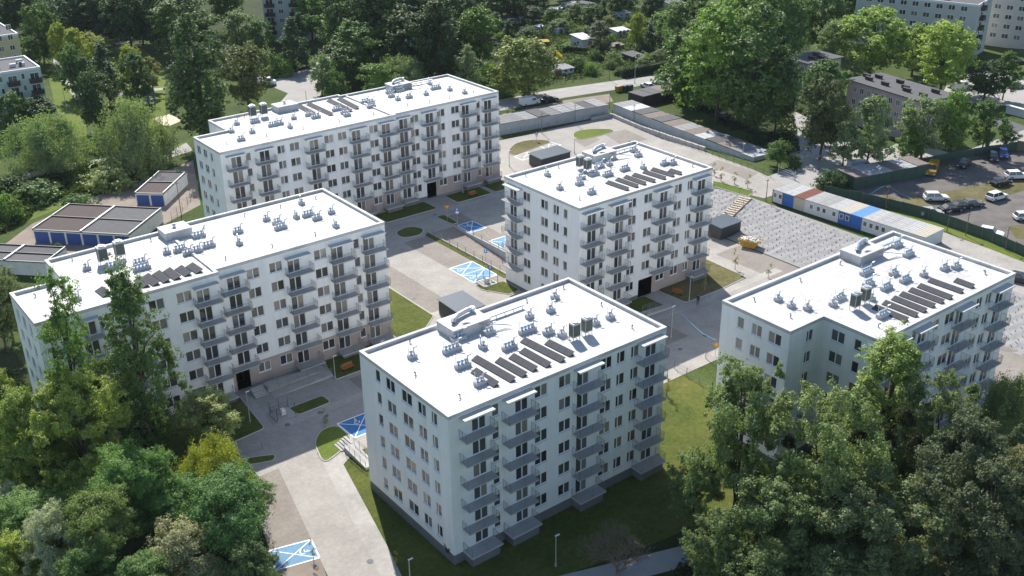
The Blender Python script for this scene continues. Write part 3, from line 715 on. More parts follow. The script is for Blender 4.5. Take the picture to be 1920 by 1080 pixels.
# L-shaped block on the right
Ff = [(89.7, 65.6), (95.7, 65.6), (95.7, 57.95), (124.0, 57.95), (124.0, 75.8), (89.7, 75.8)]
block('white apartment block with a notched corner, rising behind the big mistletoe trees', Ff, 1.1, {
    5: E(75.8, ('w', 73.2, 72.3), ('w', 71.0, 69.6), ('w', 68.5, 66.75)),
    0: A(89.7, ('w', 92.9, 93.95)),
    1: E(65.6, ('w', 64.25, 62.5), ('w', 61.1, 60.25)),
    2: A(95.7, ('B', 97.2, 100.6), ('d', 98.2, 99.8), ('w', 102.2, 103.0), ('B', 102.0-.0, 105.6), ('d', 103.5, 105.0), ('w', 106.5, 107.5), ('w', 108.9, 110.7), ('B', 110.6, 114.2), ('d', 111.2, 112.8), ('w', 115.6, 116.8),
         ('w', 117.7, 118.9), ('B', 118.7, 122.4), ('d', 120.2, 121.8)),
    4: A(0, )}, plinth=1.0)
# corner balconies of the notched block on its far side
ROOF_Z = H_ROOF-.38

# ------------------------------------------------------------------ plant on the roofs
def vent_proto(k):
    """kerb box with k cowls and one bent pipe"""
    wd = {1: .95, 2: 1.35, 3: 1.8, 4: 2.25}[k]
    root = link('roof_vent', None)
    b = MB(); b.box(-wd/2, wd/2, -.36, .36, 0, .42, top=(.02, .02)); b.box(-wd/2-.04, wd/2+.04, -.40, .40, .42, .47); b.build('base', 'vent_base', root)
    for i in range(k):
        x = -wd/2+.35+i*.47
        b = MB(); b.tube([(x, 0, .47), (x, 0, .72)], .11, 8); b.tube([(x, 0, .68), (x, 0, .78), (x, 0, .92)], [.19, .22, .10], 8)
        b.build('cowl', 'blue_film' if (i == 1 and k > 2) else 'vent_base', root)
    b = MB(); x = wd/2-.2
    b.tube([(x, .1, .47), (x, .1, 1.05), (x+.08, .02, 1.18), (x+.35, -.12, 1.28)], .085, 6); b.build('pipe', 'galvanised', root)
    b = MB(); b.tube([(-wd/2+.15, .2, .47), (-wd/2+.15, .2, 1.5)], .03, 5); b.build('rod', 'galvanised', root)
    return root
VP = {k: vent_proto(k) for k in (1, 2, 3, 4)}
used = set()
def place_proto(p, loc, rz, key, label, cat, group, scale=1.0):
    o = p if key not in used else copy_tree(p); used.add(key)
    o.location = loc; o.rotation_euler = (0, 0, rz); o.scale = (scale,)*3
    return tag(o, label, cat, group)
rv = random.Random(8)
def vents(org, s, roofname, singles, multi):
    for (x, y) in singles:
        u, v, _ = G(org[0]+x/s, org[1]+y/s, ROOF_Z); rz = rv.choice((-.02, .03, math.pi/2))
        place_proto(VP[1], (u, v, ROOF_Z), rz, 'v1', 'small single roof vent with one cowl on the %s' % roofname, 'roof vent', 'small roof vents on the %s' % roofname)
    for q in multi:
        x, y = q[:2]; k = q[2] if len(q) > 2 else 2
        u, v, _ = G(org[0]+x/s, org[1]+y/s, ROOF_Z)
        place_proto(VP[k], (u, v, ROOF_Z), rv.choice((0, .02, -.03)), 'v%d' % k, 'roof vent box with %s cowls on the %s' % ({2: 'two', 3: 'three', 4: 'four'}[k], roofname), 'roof vent', '%s-cowl vents on the %s' % ({2: 'two', 3: 'three', 4: 'four'}[k], roofname))
RN = {'B': 'roof above the bare tree', 'E': 'roof beside the embankment', 'C': 'roof behind the poplars', 'D': 'longest roof, before the wood', 'F': 'roof of the notched block'}
vents((660, 500), 3.2, RN['B'], [(362, 545), (1218, 190), (1192, 268), (1550, 310), (1065, 305), (785, 485), (1262, 415), (1460, 345)],
      [(600, 505, 4), (640, 440, 3), (665, 600, 3), (770, 705, 2), (945, 490, 3), (1053, 390, 4), (1180, 400, 2), (825, 400, 2)])
vents((1330, 500), 3.254, RN['F'], [(420, 205), (500, 245), (598, 260), (1308, 55), (985, 200)],
      [(960, 40, 4), (1125, 48, 2), (1195, 88, 3), (1080, 135, 3), (970, 112, 3), (795, 198, 3), (1058, 305, 3), (1435, 16, 2), (1505, 8, 2)])
vents((1280, 360), 3.0, RN['F'], [(845, 637)], [(1205, 305, 3), (1270, 357, 3)])
vents((900, 250), 3.085, RN['E'], [(390, 245), (462, 322), (945, 205), (750, 185)],
      [(645, 347, 2), (575, 295, 2), (585, 262, 2), (740, 245, 3), (838, 213, 3), (915, 132, 2), (890, 104, 2), (1065, 182, 2), (1115, 178, 2), (690, 197, 3), (660, 240, 3)])
vents((0, 360), 3.0, RN['C'], [(490, 435), (1500, 158), (1697, 68), (1347, 293), (1865, 118), (1890, 195), (435, 605), (1668, 145), (940, 345)],
      [(790, 405, 3), (800, 435, 4), (1015, 330, 3), (1060, 350, 2), (1110, 335, 2), (1175, 308, 3), (1120, 252, 3), (1580, 205, 3), (1560, 178, 2), (1735, 133, 3), (1785, 153, 2), (1340, 228, 2), (640, 425, 4)])
vents((340, 120), 3.6, RN['D'], [(375, 408), (480, 464), (340, 460), (760, 370), (735, 430)],
      [(405, 515, 2), (500, 395, 3), (620, 418, 3), (665, 408, 2), (860, 348, 2), (910, 363, 3), (1050, 313, 3), (1100, 333, 2), (1120, 350, 2)])
vents((620, 120), 3.6, RN['D'], [(670, 138), (805, 178), (905, 198), (645, 208), (455, 243)], [(710, 168, 4), (530, 228, 2), (410, 222, 2), (235, 262, 3), (275, 292, 3), (275, 265, 2), (465, 185, 3), (400, 195, 3)])

def ac_proto():
    r = link('condenser_unit', None)
    b = MB()
    for sx in (-.42, .42):
        for sy in (-.3, .3): b.box(sx-.03, sx+.03, sy-.03, sy+.03, 0, .5)
    b.box(-.5, .5, -.36, .36, .44, .5); b.build('stand', 'galvanised', r)
    b = MB(); b.box(-.47, .47, -.35, .35, .5, 1.95); b.build('casing', 'ac_grey', r)
    b = MB(); b.box(-.43, .43, -.357, -.350, .56, 1.75); b.box(-.477, -.470, -.31, .31, .56, 1.75); b.build('grille', 'ac_grille', r)
    b = MB(); b.tube([(0, 0, 1.95), (0, 0, 2.06)], [.33, .30], 14); b.tube([(0, 0, 2.0), (0, 0, 2.065)], [.24, .24], 14); b.build('fan_ring', 'galvanised', r)
    return r
AC = ac_proto()
for nm, org, s, pts in (('B', (660, 500), 3.2, [(1335, 440), (1408, 408)]), ('F', (1330, 500), 3.254, [(885, 262), (945, 225)]), ('E', (900, 250), 3.085, [(578, 205), (622, 222)]),
                        ('C', (0, 360), 3.0, [(585, 405), (680, 375)]), ('D', (340, 120), 3.6, [(485, 368), (560, 355)])):
    for x, y in pts:
        u, v, _ = G(org[0]+x/s, org[1]+y/s, ROOF_Z)
        place_proto(AC, (u, v, ROOF_Z), .0, 'ac', 'tall grey condenser unit with top fan on the %s' % RN[nm], 'condenser', 'condenser units on the %s' % RN[nm], 1.3 if nm in 'CD' else 1.15)

def solar(nm, p, q, wd, k):
    p, q = Vector(p[:2]), Vector(q[:2]); L = (q-p).length; d = (q-p)/L; rz = math.atan2(d.y, d.x); c = (p+q)/2
    t = thing('solar_panel', 'dark tilted solar panel row on the %s' % RN[nm], 'solar panel', (c.x, c.y, ROOF_Z), rz, 'solar panels on the %s' % RN[nm])
    m = round(L/.5)*.5
    def frame():
        b = MB(); b.extr([(-wd/2, 0), (wd/2, 0), (wd/2, .06), (-wd/2, .06)], -m/2, m/2)
        n = max(2, int(m/1.6))
        for i in range(n+1):
            x = -m/2+.1+(m-.2)*i/n; b.box(x-.03, x+.03, wd*.25, wd*.25+.05, .06, .36)
        return b.mesh('frame', 'metal_dark')
    def cell(w_):
        b = MB(); b.v = [(-w_/2, -wd/2, .10), (w_/2, -wd/2, .10), (w_/2-.0, wd/2, .44), (-w_/2+.0, wd/2, .44), (-w_/2, -wd/2, .06), (w_/2, -wd/2, .06), (w_/2, wd/2, .40), (-w_/2, wd/2, .40)]
        b.f = [[0, 1, 2, 3], [7, 6, 5, 4], [0, 4, 5, 1], [1, 5, 6, 2], [2, 6, 7, 3], [3, 7, 4, 0]]; b.m = [0]*6
        return b.mesh('panel', 'solar')
    link('frame', cached(('sf', m, wd), frame), t)
    n = max(2, round(m/1.0)); w_ = m/n
    for i in range(n): link('panel', cached(('sp', round(w_, 3), wd), lambda: cell(w_-.02)), t, (-m/2+w_*(i+.5), 0, 0))
for nm, org, s, wd, segs in (
    ('B', (660, 500), 3.2, .8, [((735, 548), (965, 680)), ((725, 620), (870, 712)), ((875, 560), (1035, 650)), ((950, 533), (1105, 620)), ((1020, 502), (1180, 592)), ((1025, 440), (1265, 562)), ((1165, 450), (1325, 530))]),
    ('F', (1330, 500), 3.254, .75, [((1005, 245), (1205, 325)), ((1065, 218), (1265, 297)), ((1120, 190), (1320, 270)), ((1170, 165), (1370, 240)), ((1225, 140), (1425, 215)), ((1280, 115), (1475, 190)), ((1345, 82), (1540, 152)), ((1500, 82), (1610, 122))]),
    ('E', (900, 250), 3.085, .72, [((735, 282), (855, 324)), ((790, 265), (910, 307)), ((838, 250), (955, 292)), ((888, 238), (1008, 277)), ((950, 222), (1068, 260)), ((995, 207), (1118, 245)), ((1095, 212), (1163, 234))]),
    ('C', (0, 360), 3.0, 1.05, [((770, 485), (825, 530)), ((815, 470), (880, 518)), ((875, 452), (940, 502)), ((935, 437), (1000, 485)), ((1000, 423), (1062, 466)), ((1062, 408), (1125, 450)), ((555, 545), (600, 580))]),
    ('D', (340, 120), 3.6, .95, [((780, 277), (895, 337)), ((855, 268), (1015, 342)), ((990, 243), (1145, 317)), ((1060, 232), (1190, 300))])):
    for k, (p, q) in enumerate(segs):
        solar(nm, G(org[0]+p[0]/s, org[1]+p[1]/s, ROOF_Z+.2), G(org[0]+q[0]/s, org[1]+q[1]/s, ROOF_Z+.2), wd, k)

def bulkhead(nm, c, lx, ly, h, duct=True, run=6.0):
    t = thing('roof_plant_room', 'white roof plant box with %s on the %s' % ('a big bent silver duct' if duct else 'a small vent stub', RN[nm]), 'plant room', (*c, ROOF_Z))
    b = MB(); b.box(-lx/2, lx/2, -ly/2, ly/2, 0, h); b.box(-lx/2-.05, lx/2+.05, -ly/2-.05, ly/2+.05, h, h+.08); b.build('housing', 'membrane', t)
    if duct:
        b = MB(); b.tube([(-lx*.32, -.3, h+.05), (-lx*.32, -.3, h+.35), (-lx*.28, -.1, h+.50), (-lx*.1, .5, h+.52), (lx*.2, .9, h+.52), (lx*.34, .9, h+.5), (lx*.36, .9, h+.3)], .29, 10)
        b.tube([(lx*.36, .9, h+.7), (lx*.36, .9, h+.15)], .34, 10); b.build('duct', 'galvanised', t, smooth=False)
        b = MB()
        for k in range(3): b.tube([(-lx*.2+.25*k, -ly*.3, h+.22), (lx*.5+1.5+.2*k, -ly*.5-1.0-.3*k, .3)], .05, 5)
        b.build('pipe_run', 'galvanised', t)
        b = MB(); b.box(lx/2+.4, lx/2+run, -ly*.1, -ly*.1+.35, .35, .55)
        for k in range(5): b.box(lx/2+.6+k*(run-.8)/4, lx/2+.66+k*(run-.8)/4, -ly*.1+.1, -ly*.1+.2, 0, .35)
        b.build('cable_tray', 'galvanised', t)
    else:
        b = MB(); b.tube([(0, 0, h+.08), (0, 0, h+.45)], .22, 9); b.tube([(0, 0, h+.45), (0, 0, h+.65)], [.34, .1], 9); b.build('vent_stub', 'galvanised', t)
def rp(o, s, x, y): return G(o[0]+x/s, o[1]+y/s, ROOF_Z)[:2]
bulkhead('B', (rp((660, 500), 3.2, 672, 372)[0], 92.45-2.4), 5.2, 3.4, 1.15)
bulkhead('F', (rp((1280, 360), 3.0, 1005, 365)[0], 75.8-2.2), 5.0, 3.2, 1.15)
bulkhead('E', (rp((900, 250), 3.085, 705, 148)[0], 127.65-2.2), 4.8, 3.2, 1.15)
bulkhead('C', (rp((0, 360), 3.0, 985, 240)[0], 140.4-1.9), 3.8, 3.0, 1.1, False)
bulkhead('D', (rp((340, 120), 3.6, 715, 315)[0], 187.3-1.8), 4.2, 3.0, 1.1, False)
bulkhead('D', (rp((620, 120), 3.6, 440, 158)[0], 186.4-1.9), 4.6, 3.0, 1.1)

# small bent breather pipes and lightning rods dotted over the membranes
def stub_proto():
    r = link('breather_pipe', None); b = MB(); b.tube([(0, 0, 0), (0, 0, .28), (.06, -.04, .36), (.16, -.1, .33)], .05, 6); b.build('pipe', 'metal_dark', r)
    b = MB(); b.tube([(0, 0, 0), (0, 0, .05)], .13, 8); b.build('collar', 'flashing', r); return r
SP = stub_proto(); rs = random.Random(21)
for nm, org, s, pts in (('B', (660, 500), 3.2, [(348, 460), (380, 650), (648, 785), (1050, 212), (1270, 133), (1495, 232), (1680, 368)]),
                        ('F', (1330, 500), 3.254, [(275, 208), (557, 90), (495, 312), (1030, 370), (1682, 45)]), ('F', (1280, 360), 3.0, [(1700, 460), (885, 408)]),
                        ('E', (900, 250), 3.085, [(265, 252), (455, 200), (577, 385), (1230, 195), (860, 60)]),
                        ('C', (0, 360), 3.0, [(850, 275), (407, 385), (200, 590), (1147, 205), (1270, 380), (1533, 310), (1375, 138), (1578, 88), (1775, 245), (1777, 40)]),
                        ('D', (340, 120), 3.6, [(308, 540), (575, 488), (425, 360), (823, 440), (1066, 390)]), ('D', (620, 120), 3.6, [(325, 183), (520, 282), (665, 258), (800, 230), (965, 195), (290, 345)])):
    for x, y in pts:
        u, v, _ = G(org[0]+x/s, org[1]+y/s, ROOF_Z)
        place_proto(SP, (u, v, ROOF_Z), rs.uniform(0, 6), 'sp', 'tiny bent breather pipe standing alone on the %s' % RN[nm], 'breather pipe', 'breather pipes on the %s' % RN[nm], 1.3)

# black scribble on the plinth corner of the front block
fb = [o for o in bpy.data.objects if o.get('label', '').startswith('white apartment block whose west')][0]
q = MB(); rg = random.Random(12)
for k in range(7):
    pts = [(-.012, 1.5+rg.uniform(-.75, .45), .75+rg.uniform(0, 1.0)) for _ in range(4)]; q.tube(pts, .028, 4)
q.build('graffiti', 'dark_void', fb)
# ------------------------------------------------------------------ trees
def leaf_mesh(name, pos, nrm, size, seed, aspect=.62, vary=.22):
    rng = np.random.default_rng(seed); n = len(pos)
    nrm = nrm/np.maximum(np.linalg.norm(nrm, axis=1, keepdims=True), 1e-6)
    r = rng.normal(size=(n, 3)); a = np.cross(nrm, r); a /= np.maximum(np.linalg.norm(a, axis=1, keepdims=True), 1e-6); b = np.cross(nrm, a)
    s = size*rng.uniform(.65, 1.35, (n, 1))
    V = np.empty((n, 4, 3)); bend = nrm*s*.12
    V[:, 0] = pos-a*s*.5; V[:, 1] = pos-b*s*.5*aspect+bend; V[:, 2] = pos+a*s*.5; V[:, 3] = pos+b*s*.5*aspect+bend
    me = bpy.data.meshes.new(name); me.vertices.add(n*4); me.vertices.foreach_set('co', V.reshape(-1).astype(np.float32))
    me.loops.add(n*4); me.loops.foreach_set('vertex_index', np.arange(n*4, dtype=np.int32))
    me.polygons.add(n); me.polygons.foreach_set('loop_start', np.arange(0, n*4, 4, dtype=np.int32)); me.polygons.foreach_set('loop_total', np.full(n, 4, dtype=np.int32))
    t = 1+rng.normal(size=(n, 1))*vary*.6; hue = rng.normal(size=(n, 1))*vary*.35
    c = np.clip(np.concatenate([t*(1+hue), t, t*(1-hue), np.ones((n, 1))], 1), .3, 2)
    at = me.color_attributes.new('tint', 'FLOAT_COLOR', 'POINT'); at.data.foreach_set('color', np.repeat(c, 4, 0).reshape(-1).astype(np.float32))
    me.materials.append(MAT['leaf']); me.update(calc_edges=True); return me
def dirs(rng, n):
    d = rng.normal(size=(n, 3)); return d/np.linalg.norm(d, axis=1, keepdims=True)
ENV = {
    'broad': (lambda t: np.sqrt(np.clip(1-((t-.46)/.56)**2, 0, 1))*(1.0), .22),
    'poplar': (lambda t: np.clip(np.minimum(t/.18, 1), 0, 1)*np.clip(1-((t-.3)/.72)**2, 0, 1)**.55, .10),
    'round': (lambda t: np.sqrt(np.clip(1-((t-.5)/.5)**2, 0, 1)), .12),
    'conifer': (lambda t: np.clip((1-t)*1.02, 0, 1)**.85, .05),
    'bush': (lambda t: np.sqrt(np.clip(1-(t/1.0)**2, 0, 1)), .0),
    'acacia': (lambda t: np.sqrt(np.clip(1-((t-.6)/.42)**2, 0, 1)), .3),
    'willow': (lambda t: np.sqrt(np.clip(1-((t-.35)/.66)**2, 0, 1)), .12)}
def make_tree(kind, Hh, rad, nclump, nleaf, leaf, seed, clump=.24, lobes=.22, hang=0.0, bark='bark', gap=.0):
    """returns (crown mesh, trunk mesh) standing on the origin: boughs, sprays on each bough, leaves on each spray"""
    rng = np.random.default_rng(seed); env, base = ENV[kind]
    C = []; lob = rng.uniform(0, 6.28, 6)
    while len(C) < nclump:
        t = rng.uniform(0, 1); th = rng.uniform(0, 2*np.pi); e = float(env(np.array(t)))
        if rng.uniform() > e*.9+.1: continue
        wob = 1+lobes*(np.sin(2*th+lob[0]+3*t)+.7*np.sin(3*th+lob[1]-5*t)+.6*np.sin(5*th+lob[2]+7*t))/1.6
        rho = rng.uniform(0, 1)**.45
        r = rad*e*wob*rho*(1-clump*.5); C.append((r*np.cos(th), r*np.sin(th), Hh*(base+(1-base)*t*(1-clump*.2)), rho))
    C = np.array(C); nsp = 16; per = max(4, nleaf//(nclump*nsp)); P = []; Nn = []
    for cx, cy, cz, rho in C:
        rc = rad*clump*rng.uniform(.6, 1.5); flat = 1.25 if kind == 'poplar' else (.42 if kind == 'acacia' else .8)
        out = np.array([cx, cy, (cz-Hh*.5)*.7]); out = out/(np.linalg.norm(out)+1e-6)
        sd = dirs(rng, nsp)+out*.35; sc = sd*rng.uniform(.25, 1.15, (nsp, 1))*rc*np.array([1, 1, flat])
        rs_ = rc*rng.uniform(.16, .42, (nsp, 1, 1)); q = rng.normal(size=(nsp, per, 3))*rs_*np.array([.62, .62, .40])
        L = (sc[:, None, :]+q).reshape(-1, 3)
        if hang: L[:, 2] -= rng.uniform(0, hang, len(L))**1.3*rad*(.4+.6*rho)
        P.append(np.array([cx, cy, cz])+L)
        nn = (q/np.maximum(np.linalg.norm(q, axis=2, keepdims=True), 1e-6)).reshape(-1, 3)*.55+rng.normal(size=(nsp*per, 3))*.36+out*.35+np.array([0, 0, .38])
        if hang: nn[:, 2] *= .25
        Nn.append(nn)
    P = np.concatenate(P); Nn = np.concatenate(Nn); keep = P[:, 2] > .1; P, Nn = P[keep], Nn[keep]
    k = rad/np.percentile(np.hypot(P[:, 0], P[:, 1]), 96); P[:, :2] *= k; C[:, :2] *= k; kz = Hh/np.percentile(P[:, 2], 99.5); P[:, 2] *= kz; C[:, 2] *= kz
    crown = leaf_mesh('crown', P, Nn, leaf, seed+1, aspect=.35 if hang else .62)
    rn = random.Random(seed); b = MB(); r0 = max(.07, Hh*.016); top = Hh*(.80 if kind in ('poplar', 'conifer') else .62)
    pts = [(0, 0, -.1)]; x = y = 0
    for i in range(1, 6):
        x += rn.uniform(-.03, .03)*rad; y += rn.uniform(-.03, .03)*rad; pts.append((x, y, top*i/5))
    b.tube(pts, [r0*1.25, r0, r0*.85, r0*.68, r0*.5, r0*.3], 7)
    for k in range(min(16, nclump//3)):
        c = C[rn.randrange(len(C))]; zb = min(top*.92, max(Hh*.16, c[2]*(.45 if kind != 'poplar' else .75))); f = zb/top*5; i = min(4, int(f)); q = Vector(pts[i]).lerp(Vector(pts[i+1]), f-i)
        m = q.lerp(Vector(c[:3]), .5)+Vector((0, 0, .05*Hh)); b.tube([q, m, c[:3]], [r0*.42, r0*.28, r0*.1], 5)
    return crown, b.mesh('trunk', bark, True)
T = {
    # close to the camera: small leaves
    'nb1': make_tree('broad', 18, 6.0, 105, 89600, 0.213, 1, .17, .42), 'nb2': make_tree('broad', 16, 5.4, 95, 80000, 0.213, 2, .18, .4),
    'nb3': make_tree('broad', 12, 4.2, 90, 57600, 0.198, 3, .2, .32), 'np1': make_tree('poplar', 19, 3.2, 85, 33600, 0.213, 4, .24, .4), 'np2': make_tree('poplar', 20, 4.2, 115, 60800, 0.213, 5, .22, .42),
    'na1': make_tree('acacia', 12, 4.6, 95, 70400, 0.174, 6, .24, .32), 'na2': make_tree('acacia', 13, 4.4, 85, 64000, 0.174, 7, .26, .35), 'nw1': make_tree('willow', 9, 4.4, 110, 67200, 0.237, 8, .22, .22, .55),
    'ns1': make_tree('round', 8, 3.6, 90, 54400, 0.158, 9, .2, .28), 'nt1': make_tree('broad', 7, 3.0, 50, 10000, .28, 10, .24, .3),
    # further away
    'b1': make_tree('broad', 18, 6, 95, 17000, .50, 11, .22, .28), 'b2': make_tree('broad', 17, 6.5, 100, 17000, .50, 12, .2, .3), 'b3': make_tree('broad', 15, 5, 75, 12000, .48, 13, .24, .28),
    'b4': make_tree('broad', 14, 5, 75, 13000, .46, 14, .2, .34), 'r1': make_tree('round', 13, 5, 80, 13000, .46, 15, .22, .22), 'r2': make_tree('round', 12, 4.5, 70, 11000, .46, 16, .24, .25),
    'p1': make_tree('poplar', 24, 6, 120, 19000, .52, 17, .2, .26), 'p2': make_tree('poplar', 22, 5, 95, 15000, .50, 18, .22, .26), 'c1': make_tree('conifer', 15, 4, 110, 13000, .40, 19, .2, .12),
    'c2': make_tree('conifer', 9, 1.8, 50, 5000, .34, 20, .4, .08), 'w1': make_tree('willow', 13, 7.5, 120, 24000, .52, 21, .2, .24, .4), 'w2': make_tree('willow', 13, 8.5, 120, 24000, .52, 22, .2, .26, .35),
    'u1': make_tree('bush', 4, 3, 50, 7000, .33, 23, .3, .22), 'u2': make_tree('bush', 3, 2.6, 40, 5200, .33, 24, .32, .25), 'u3': make_tree('bush', 5, 2.6, 44, 6000, .34, 25, .3, .25),
    'y1': make_tree('round', 3.6, .7, 6, 220, .16, 26, .42, .2, 0, 'bark_pale')}
TH = {'nb1': (18, 6), 'nb2': (16, 5.4), 'nb3': (12, 4.2), 'np1': (19, 3.2), 'np2': (20, 4.2), 'na1': (12, 4.6), 'na2': (13, 4.4), 'nw1': (9, 4.4), 'ns1': (8, 3.6), 'nt1': (7, 3), 'b1': (18, 6), 'b2': (17, 6.5),
      'b3': (15, 5), 'b4': (14, 5), 'r1': (13, 5), 'r2': (12, 4.5), 'p1': (24, 6), 'p2': (22, 5), 'c1': (15, 4), 'c2': (9, 1.8), 'w1': (13, 7.5), 'w2': (13, 8.5), 'u1': (4, 3), 'u2': (3, 2.6), 'u3': (5, 2.6), 'y1': (3.6, .7)}
DK, MD, BR, YG, GR, SV, BL, YL = (.028, .055, .020), (.045, .085, .024), (.065, .120, .022), (.125, .155, .022), (.085, .125, .060), (.150, .175, .130), (.030, .062, .032), (.30, .26, .02)
tr = random.Random(5); LEAF = 2.35
def tree(k, bx, by, ty, wpx, col, label, name='tree', cat='tree', group=None, jit=.10, pos=None):
    """a tree whose foot is surveyed at photo point (bx, by), top at row ty, crown wpx photo pixels across"""
    u, v, z = G(bx, by) if pos is None else (*pos, hgt(*pos))
    Hm = max(1.0, z_over(u, v, ty)-z)
    if pos is None:
        x0 = bx
        for _ in range(4):                       # bx is where the middle of the crown shows, the foot leans off it in this tall view
            x0 += bx-proj(u, v, z+Hm*.62)[0]; u, v, z = G(x0, by); Hm = max(1.0, z_over(u, v, ty)-z)
    rm = wpx/2*px_size(u, v, z+Hm*.5)
    h0, r0 = TH[k]; t = thing(name, label, cat, (u, v, z-.03), tr.uniform(0, 6.28), group)
    sx, sz = rm/r0, Hm/h0; c = link('crown', T[k][0], t); s = link('trunk', T[k][1], t)
    c.scale = s.scale = (sx, sx, sz); j = 1+tr.uniform(-jit, jit); c.color = (*[(q*w_*.92+.08*sum(col)/3)*j*LEAF*(1.15 if k[0] == 'n' else 1.0) for q, w_ in zip(col, (1.10, 1.03, .92))], 1)
    return t
# wood behind the estate, left to right
WD = 'tall dark trees of the wood'
def wood(lst, label, group):
    for k, bx, by, ty, wp, col in lst: tree(k, bx, by, ty, wp, col, label, 'tree', 'tree', group)
wood([('b1', 5, 70, -25, 70, DK), ('b2', 40, 62, -35, 70, DK), ('b3', 95, 70, -12, 70, BL), ('b2', 130, 84, -8, 85, BL), ('b1', 170, 80, -22, 85, DK), ('b3', 205, 86, -6, 70, BL), ('b1', 235, 92, -28, 85, DK), ('b4', 262, 84, 20, 70, BL),
      ('b2', 290, 96, -25, 95, DK), ('b3', 300, 70, -40, 80, DK), ('b4', 215, 58, -50, 80, DK), ('b3', 120, 44, -45, 80, BL), ('b1', 30, 34, -60, 80, DK)],
     'dark leafy tree in the wood behind the yellow-leaved trees', 'dark trees behind the yellow-leaved trees')
wood([('b1', 640, 110, -30, 110, MD), ('b2', 690, 122, -45, 120, DK), ('b1', 745, 128, -35, 120, DK), ('p1', 800, 138, -40, 110, DK), ('b2', 845, 110, -30, 100, DK), ('b3', 668, 150, 40, 90, MD), ('b4', 715, 140, 55, 85, BR), ('b1', 770, 150, 20, 110, DK),
      ('p2', 820, 155, 0, 90, DK), ('b3', 640, 165, 78, 80, MD), ('b2', 610, 60, -60, 110, MD), ('b1', 700, 60, -60, 110, DK), ('b3', 790, 70, -60, 110, DK), ('b4', 880, 60, -45, 100, DK), ('b3', 940, 40, -50, 90, DK), ('b2', 580, 78, -30, 80, BR)],
     'dark leafy tree in the wood behind the longest white block', WD)
for k, bx, by, ty, wp, col, lab in (
    ('b4', 900, 130, 16, 92, BR, 'bright green tree at the edge of the dark wood'), ('b3', 868, 128, 40, 60, DK, 'dark narrow tree between the wood and the bright green tree'),
    ('w1', 752, 172, 106, 112, GR, 'grey-green willow showing over the longest white roof'), ('r2', 700, 182, 120, 62, BR, 'low green tree beside the grey-green willow behind the longest roof'),
    ('p2', 876, 178, 85, 48, GR, 'slim silvery poplar behind the longest roof'), ('r1', 982, 182, 72, 122, (.075, .100, .026), 'big olive tree beside the main road and red-door garden house'),
    ('u1', 918, 158, 116, 60, BR, 'dense green bush next to the big olive tree'), ('u3', 940, 178, 138, 48, MD, 'dark bush at the road edge under the olive tree'),
    ('r1', 70, 118, 8, 66, MD, 'rounded green tree behind the left-hand housing blocks'), ('r2', 52, 135, 70, 46, MD, 'small green tree beside the yellow-banded block'),
    ('b4', 112, 128, 44, 48, YG, 'tallest yellow-green tree of the park row'), ('b4', 142, 132, 54, 52, YG, 'wide yellow-green tree in the park row'), ('b3', 168, 116, 62, 48, YG, 'yellow-green tree at the middle of the park row'), ('b4', 196, 104, 70, 44, YG, 'yellow-green tree ending the park row by the path'),
    ('r1', 133, 182, 86, 56, MD, 'green tree in front of the yellow-leaved row'), ('r2', 152, 188, 106, 52, DK, 'dark rounded tree by the park path'), ('c2', 190, 142, 75, 42, BL, 'dark pointed conifer in front of the yellow-leaved row'), ('c2', 207, 170, 116, 32, BL, 'short dark conifer on the park lawn'),
    ('r1', 180, 250, 134, 80, DK, 'big dark rounded tree on the park lawn'), ('r2', 253, 196, 100, 62, DK, 'dark tree on the park lawn beside the play frame'), ('r2', 243, 165, 85, 44, YG, 'yellow-green tree just behind the dark park tree'), ('b4', 282, 172, 108, 44, (.11, .12, .04), 'thin olive sapling in dry park grass'),
    ('w1', 250, 318, 194, 138, GR, 'huge pale willow standing above the blue-door garages'), ('w2', 84, 322, 218, 160, GR, 'spreading grey-green willow beside the park path'),
    ('r1', 14, 262, 176, 64, MD, 'green tree in front of the near left block'), ('r1', 70, 250, 182, 74, DK, 'dark rounded tree under the brown balconies'),
    ('p1', 366, 275, 32, 122, DK, 'giant dark tree towering over the sandpit'), ('b1', 345, 110, -22, 130, MD, 'large tree behind the giant dark tree'), ('b1', 420, 60, -60, 80, MD, 'tree behind the lawn with parked cars'), ('b1', 458, 212, 84, 92, (.055, .070, .024), 'brownish-green tree beside the side road'),
    ('r2', 448, 100, 20, 62, GR, 'pale green tree in front of the far grey block'), ('r2', 486, 104, 36, 48, MD, 'small round tree under the far grey block'), ('c1', 547, 128, 34, 64, BL, 'dark broad spruce beside the side road'), ('c1', 562, 100, 24, 44, BL, 'slim dark spruce behind the broad one'),
    ('u1', 508, 140, 98, 56, MD, 'bush under the spruces at the road bend'), ('r2', 600, 180, 104, 48, GR, 'airy pale tree on the road island'), ('u3', 628, 188, 128, 46, MD, 'dark bush beside the airy pale tree'), ('u2', 535, 142, 112, 34, BR, 'small bright bush at the road bend')):
    tree(k, bx, by, ty, wp, col, lab)
wood([('b4', 985, 22, -30, 70, DK), ('b3', 1020, 10, -40, 70, MD), ('b4', 1060, 0, -45, 70, DK), ('b3', 1110, -4, -45, 70, MD), ('b3', 965, 8, -45, 70, DK)],
     'tall tree closing off the far end of the allotments', 'trees at the far end of the allotments')
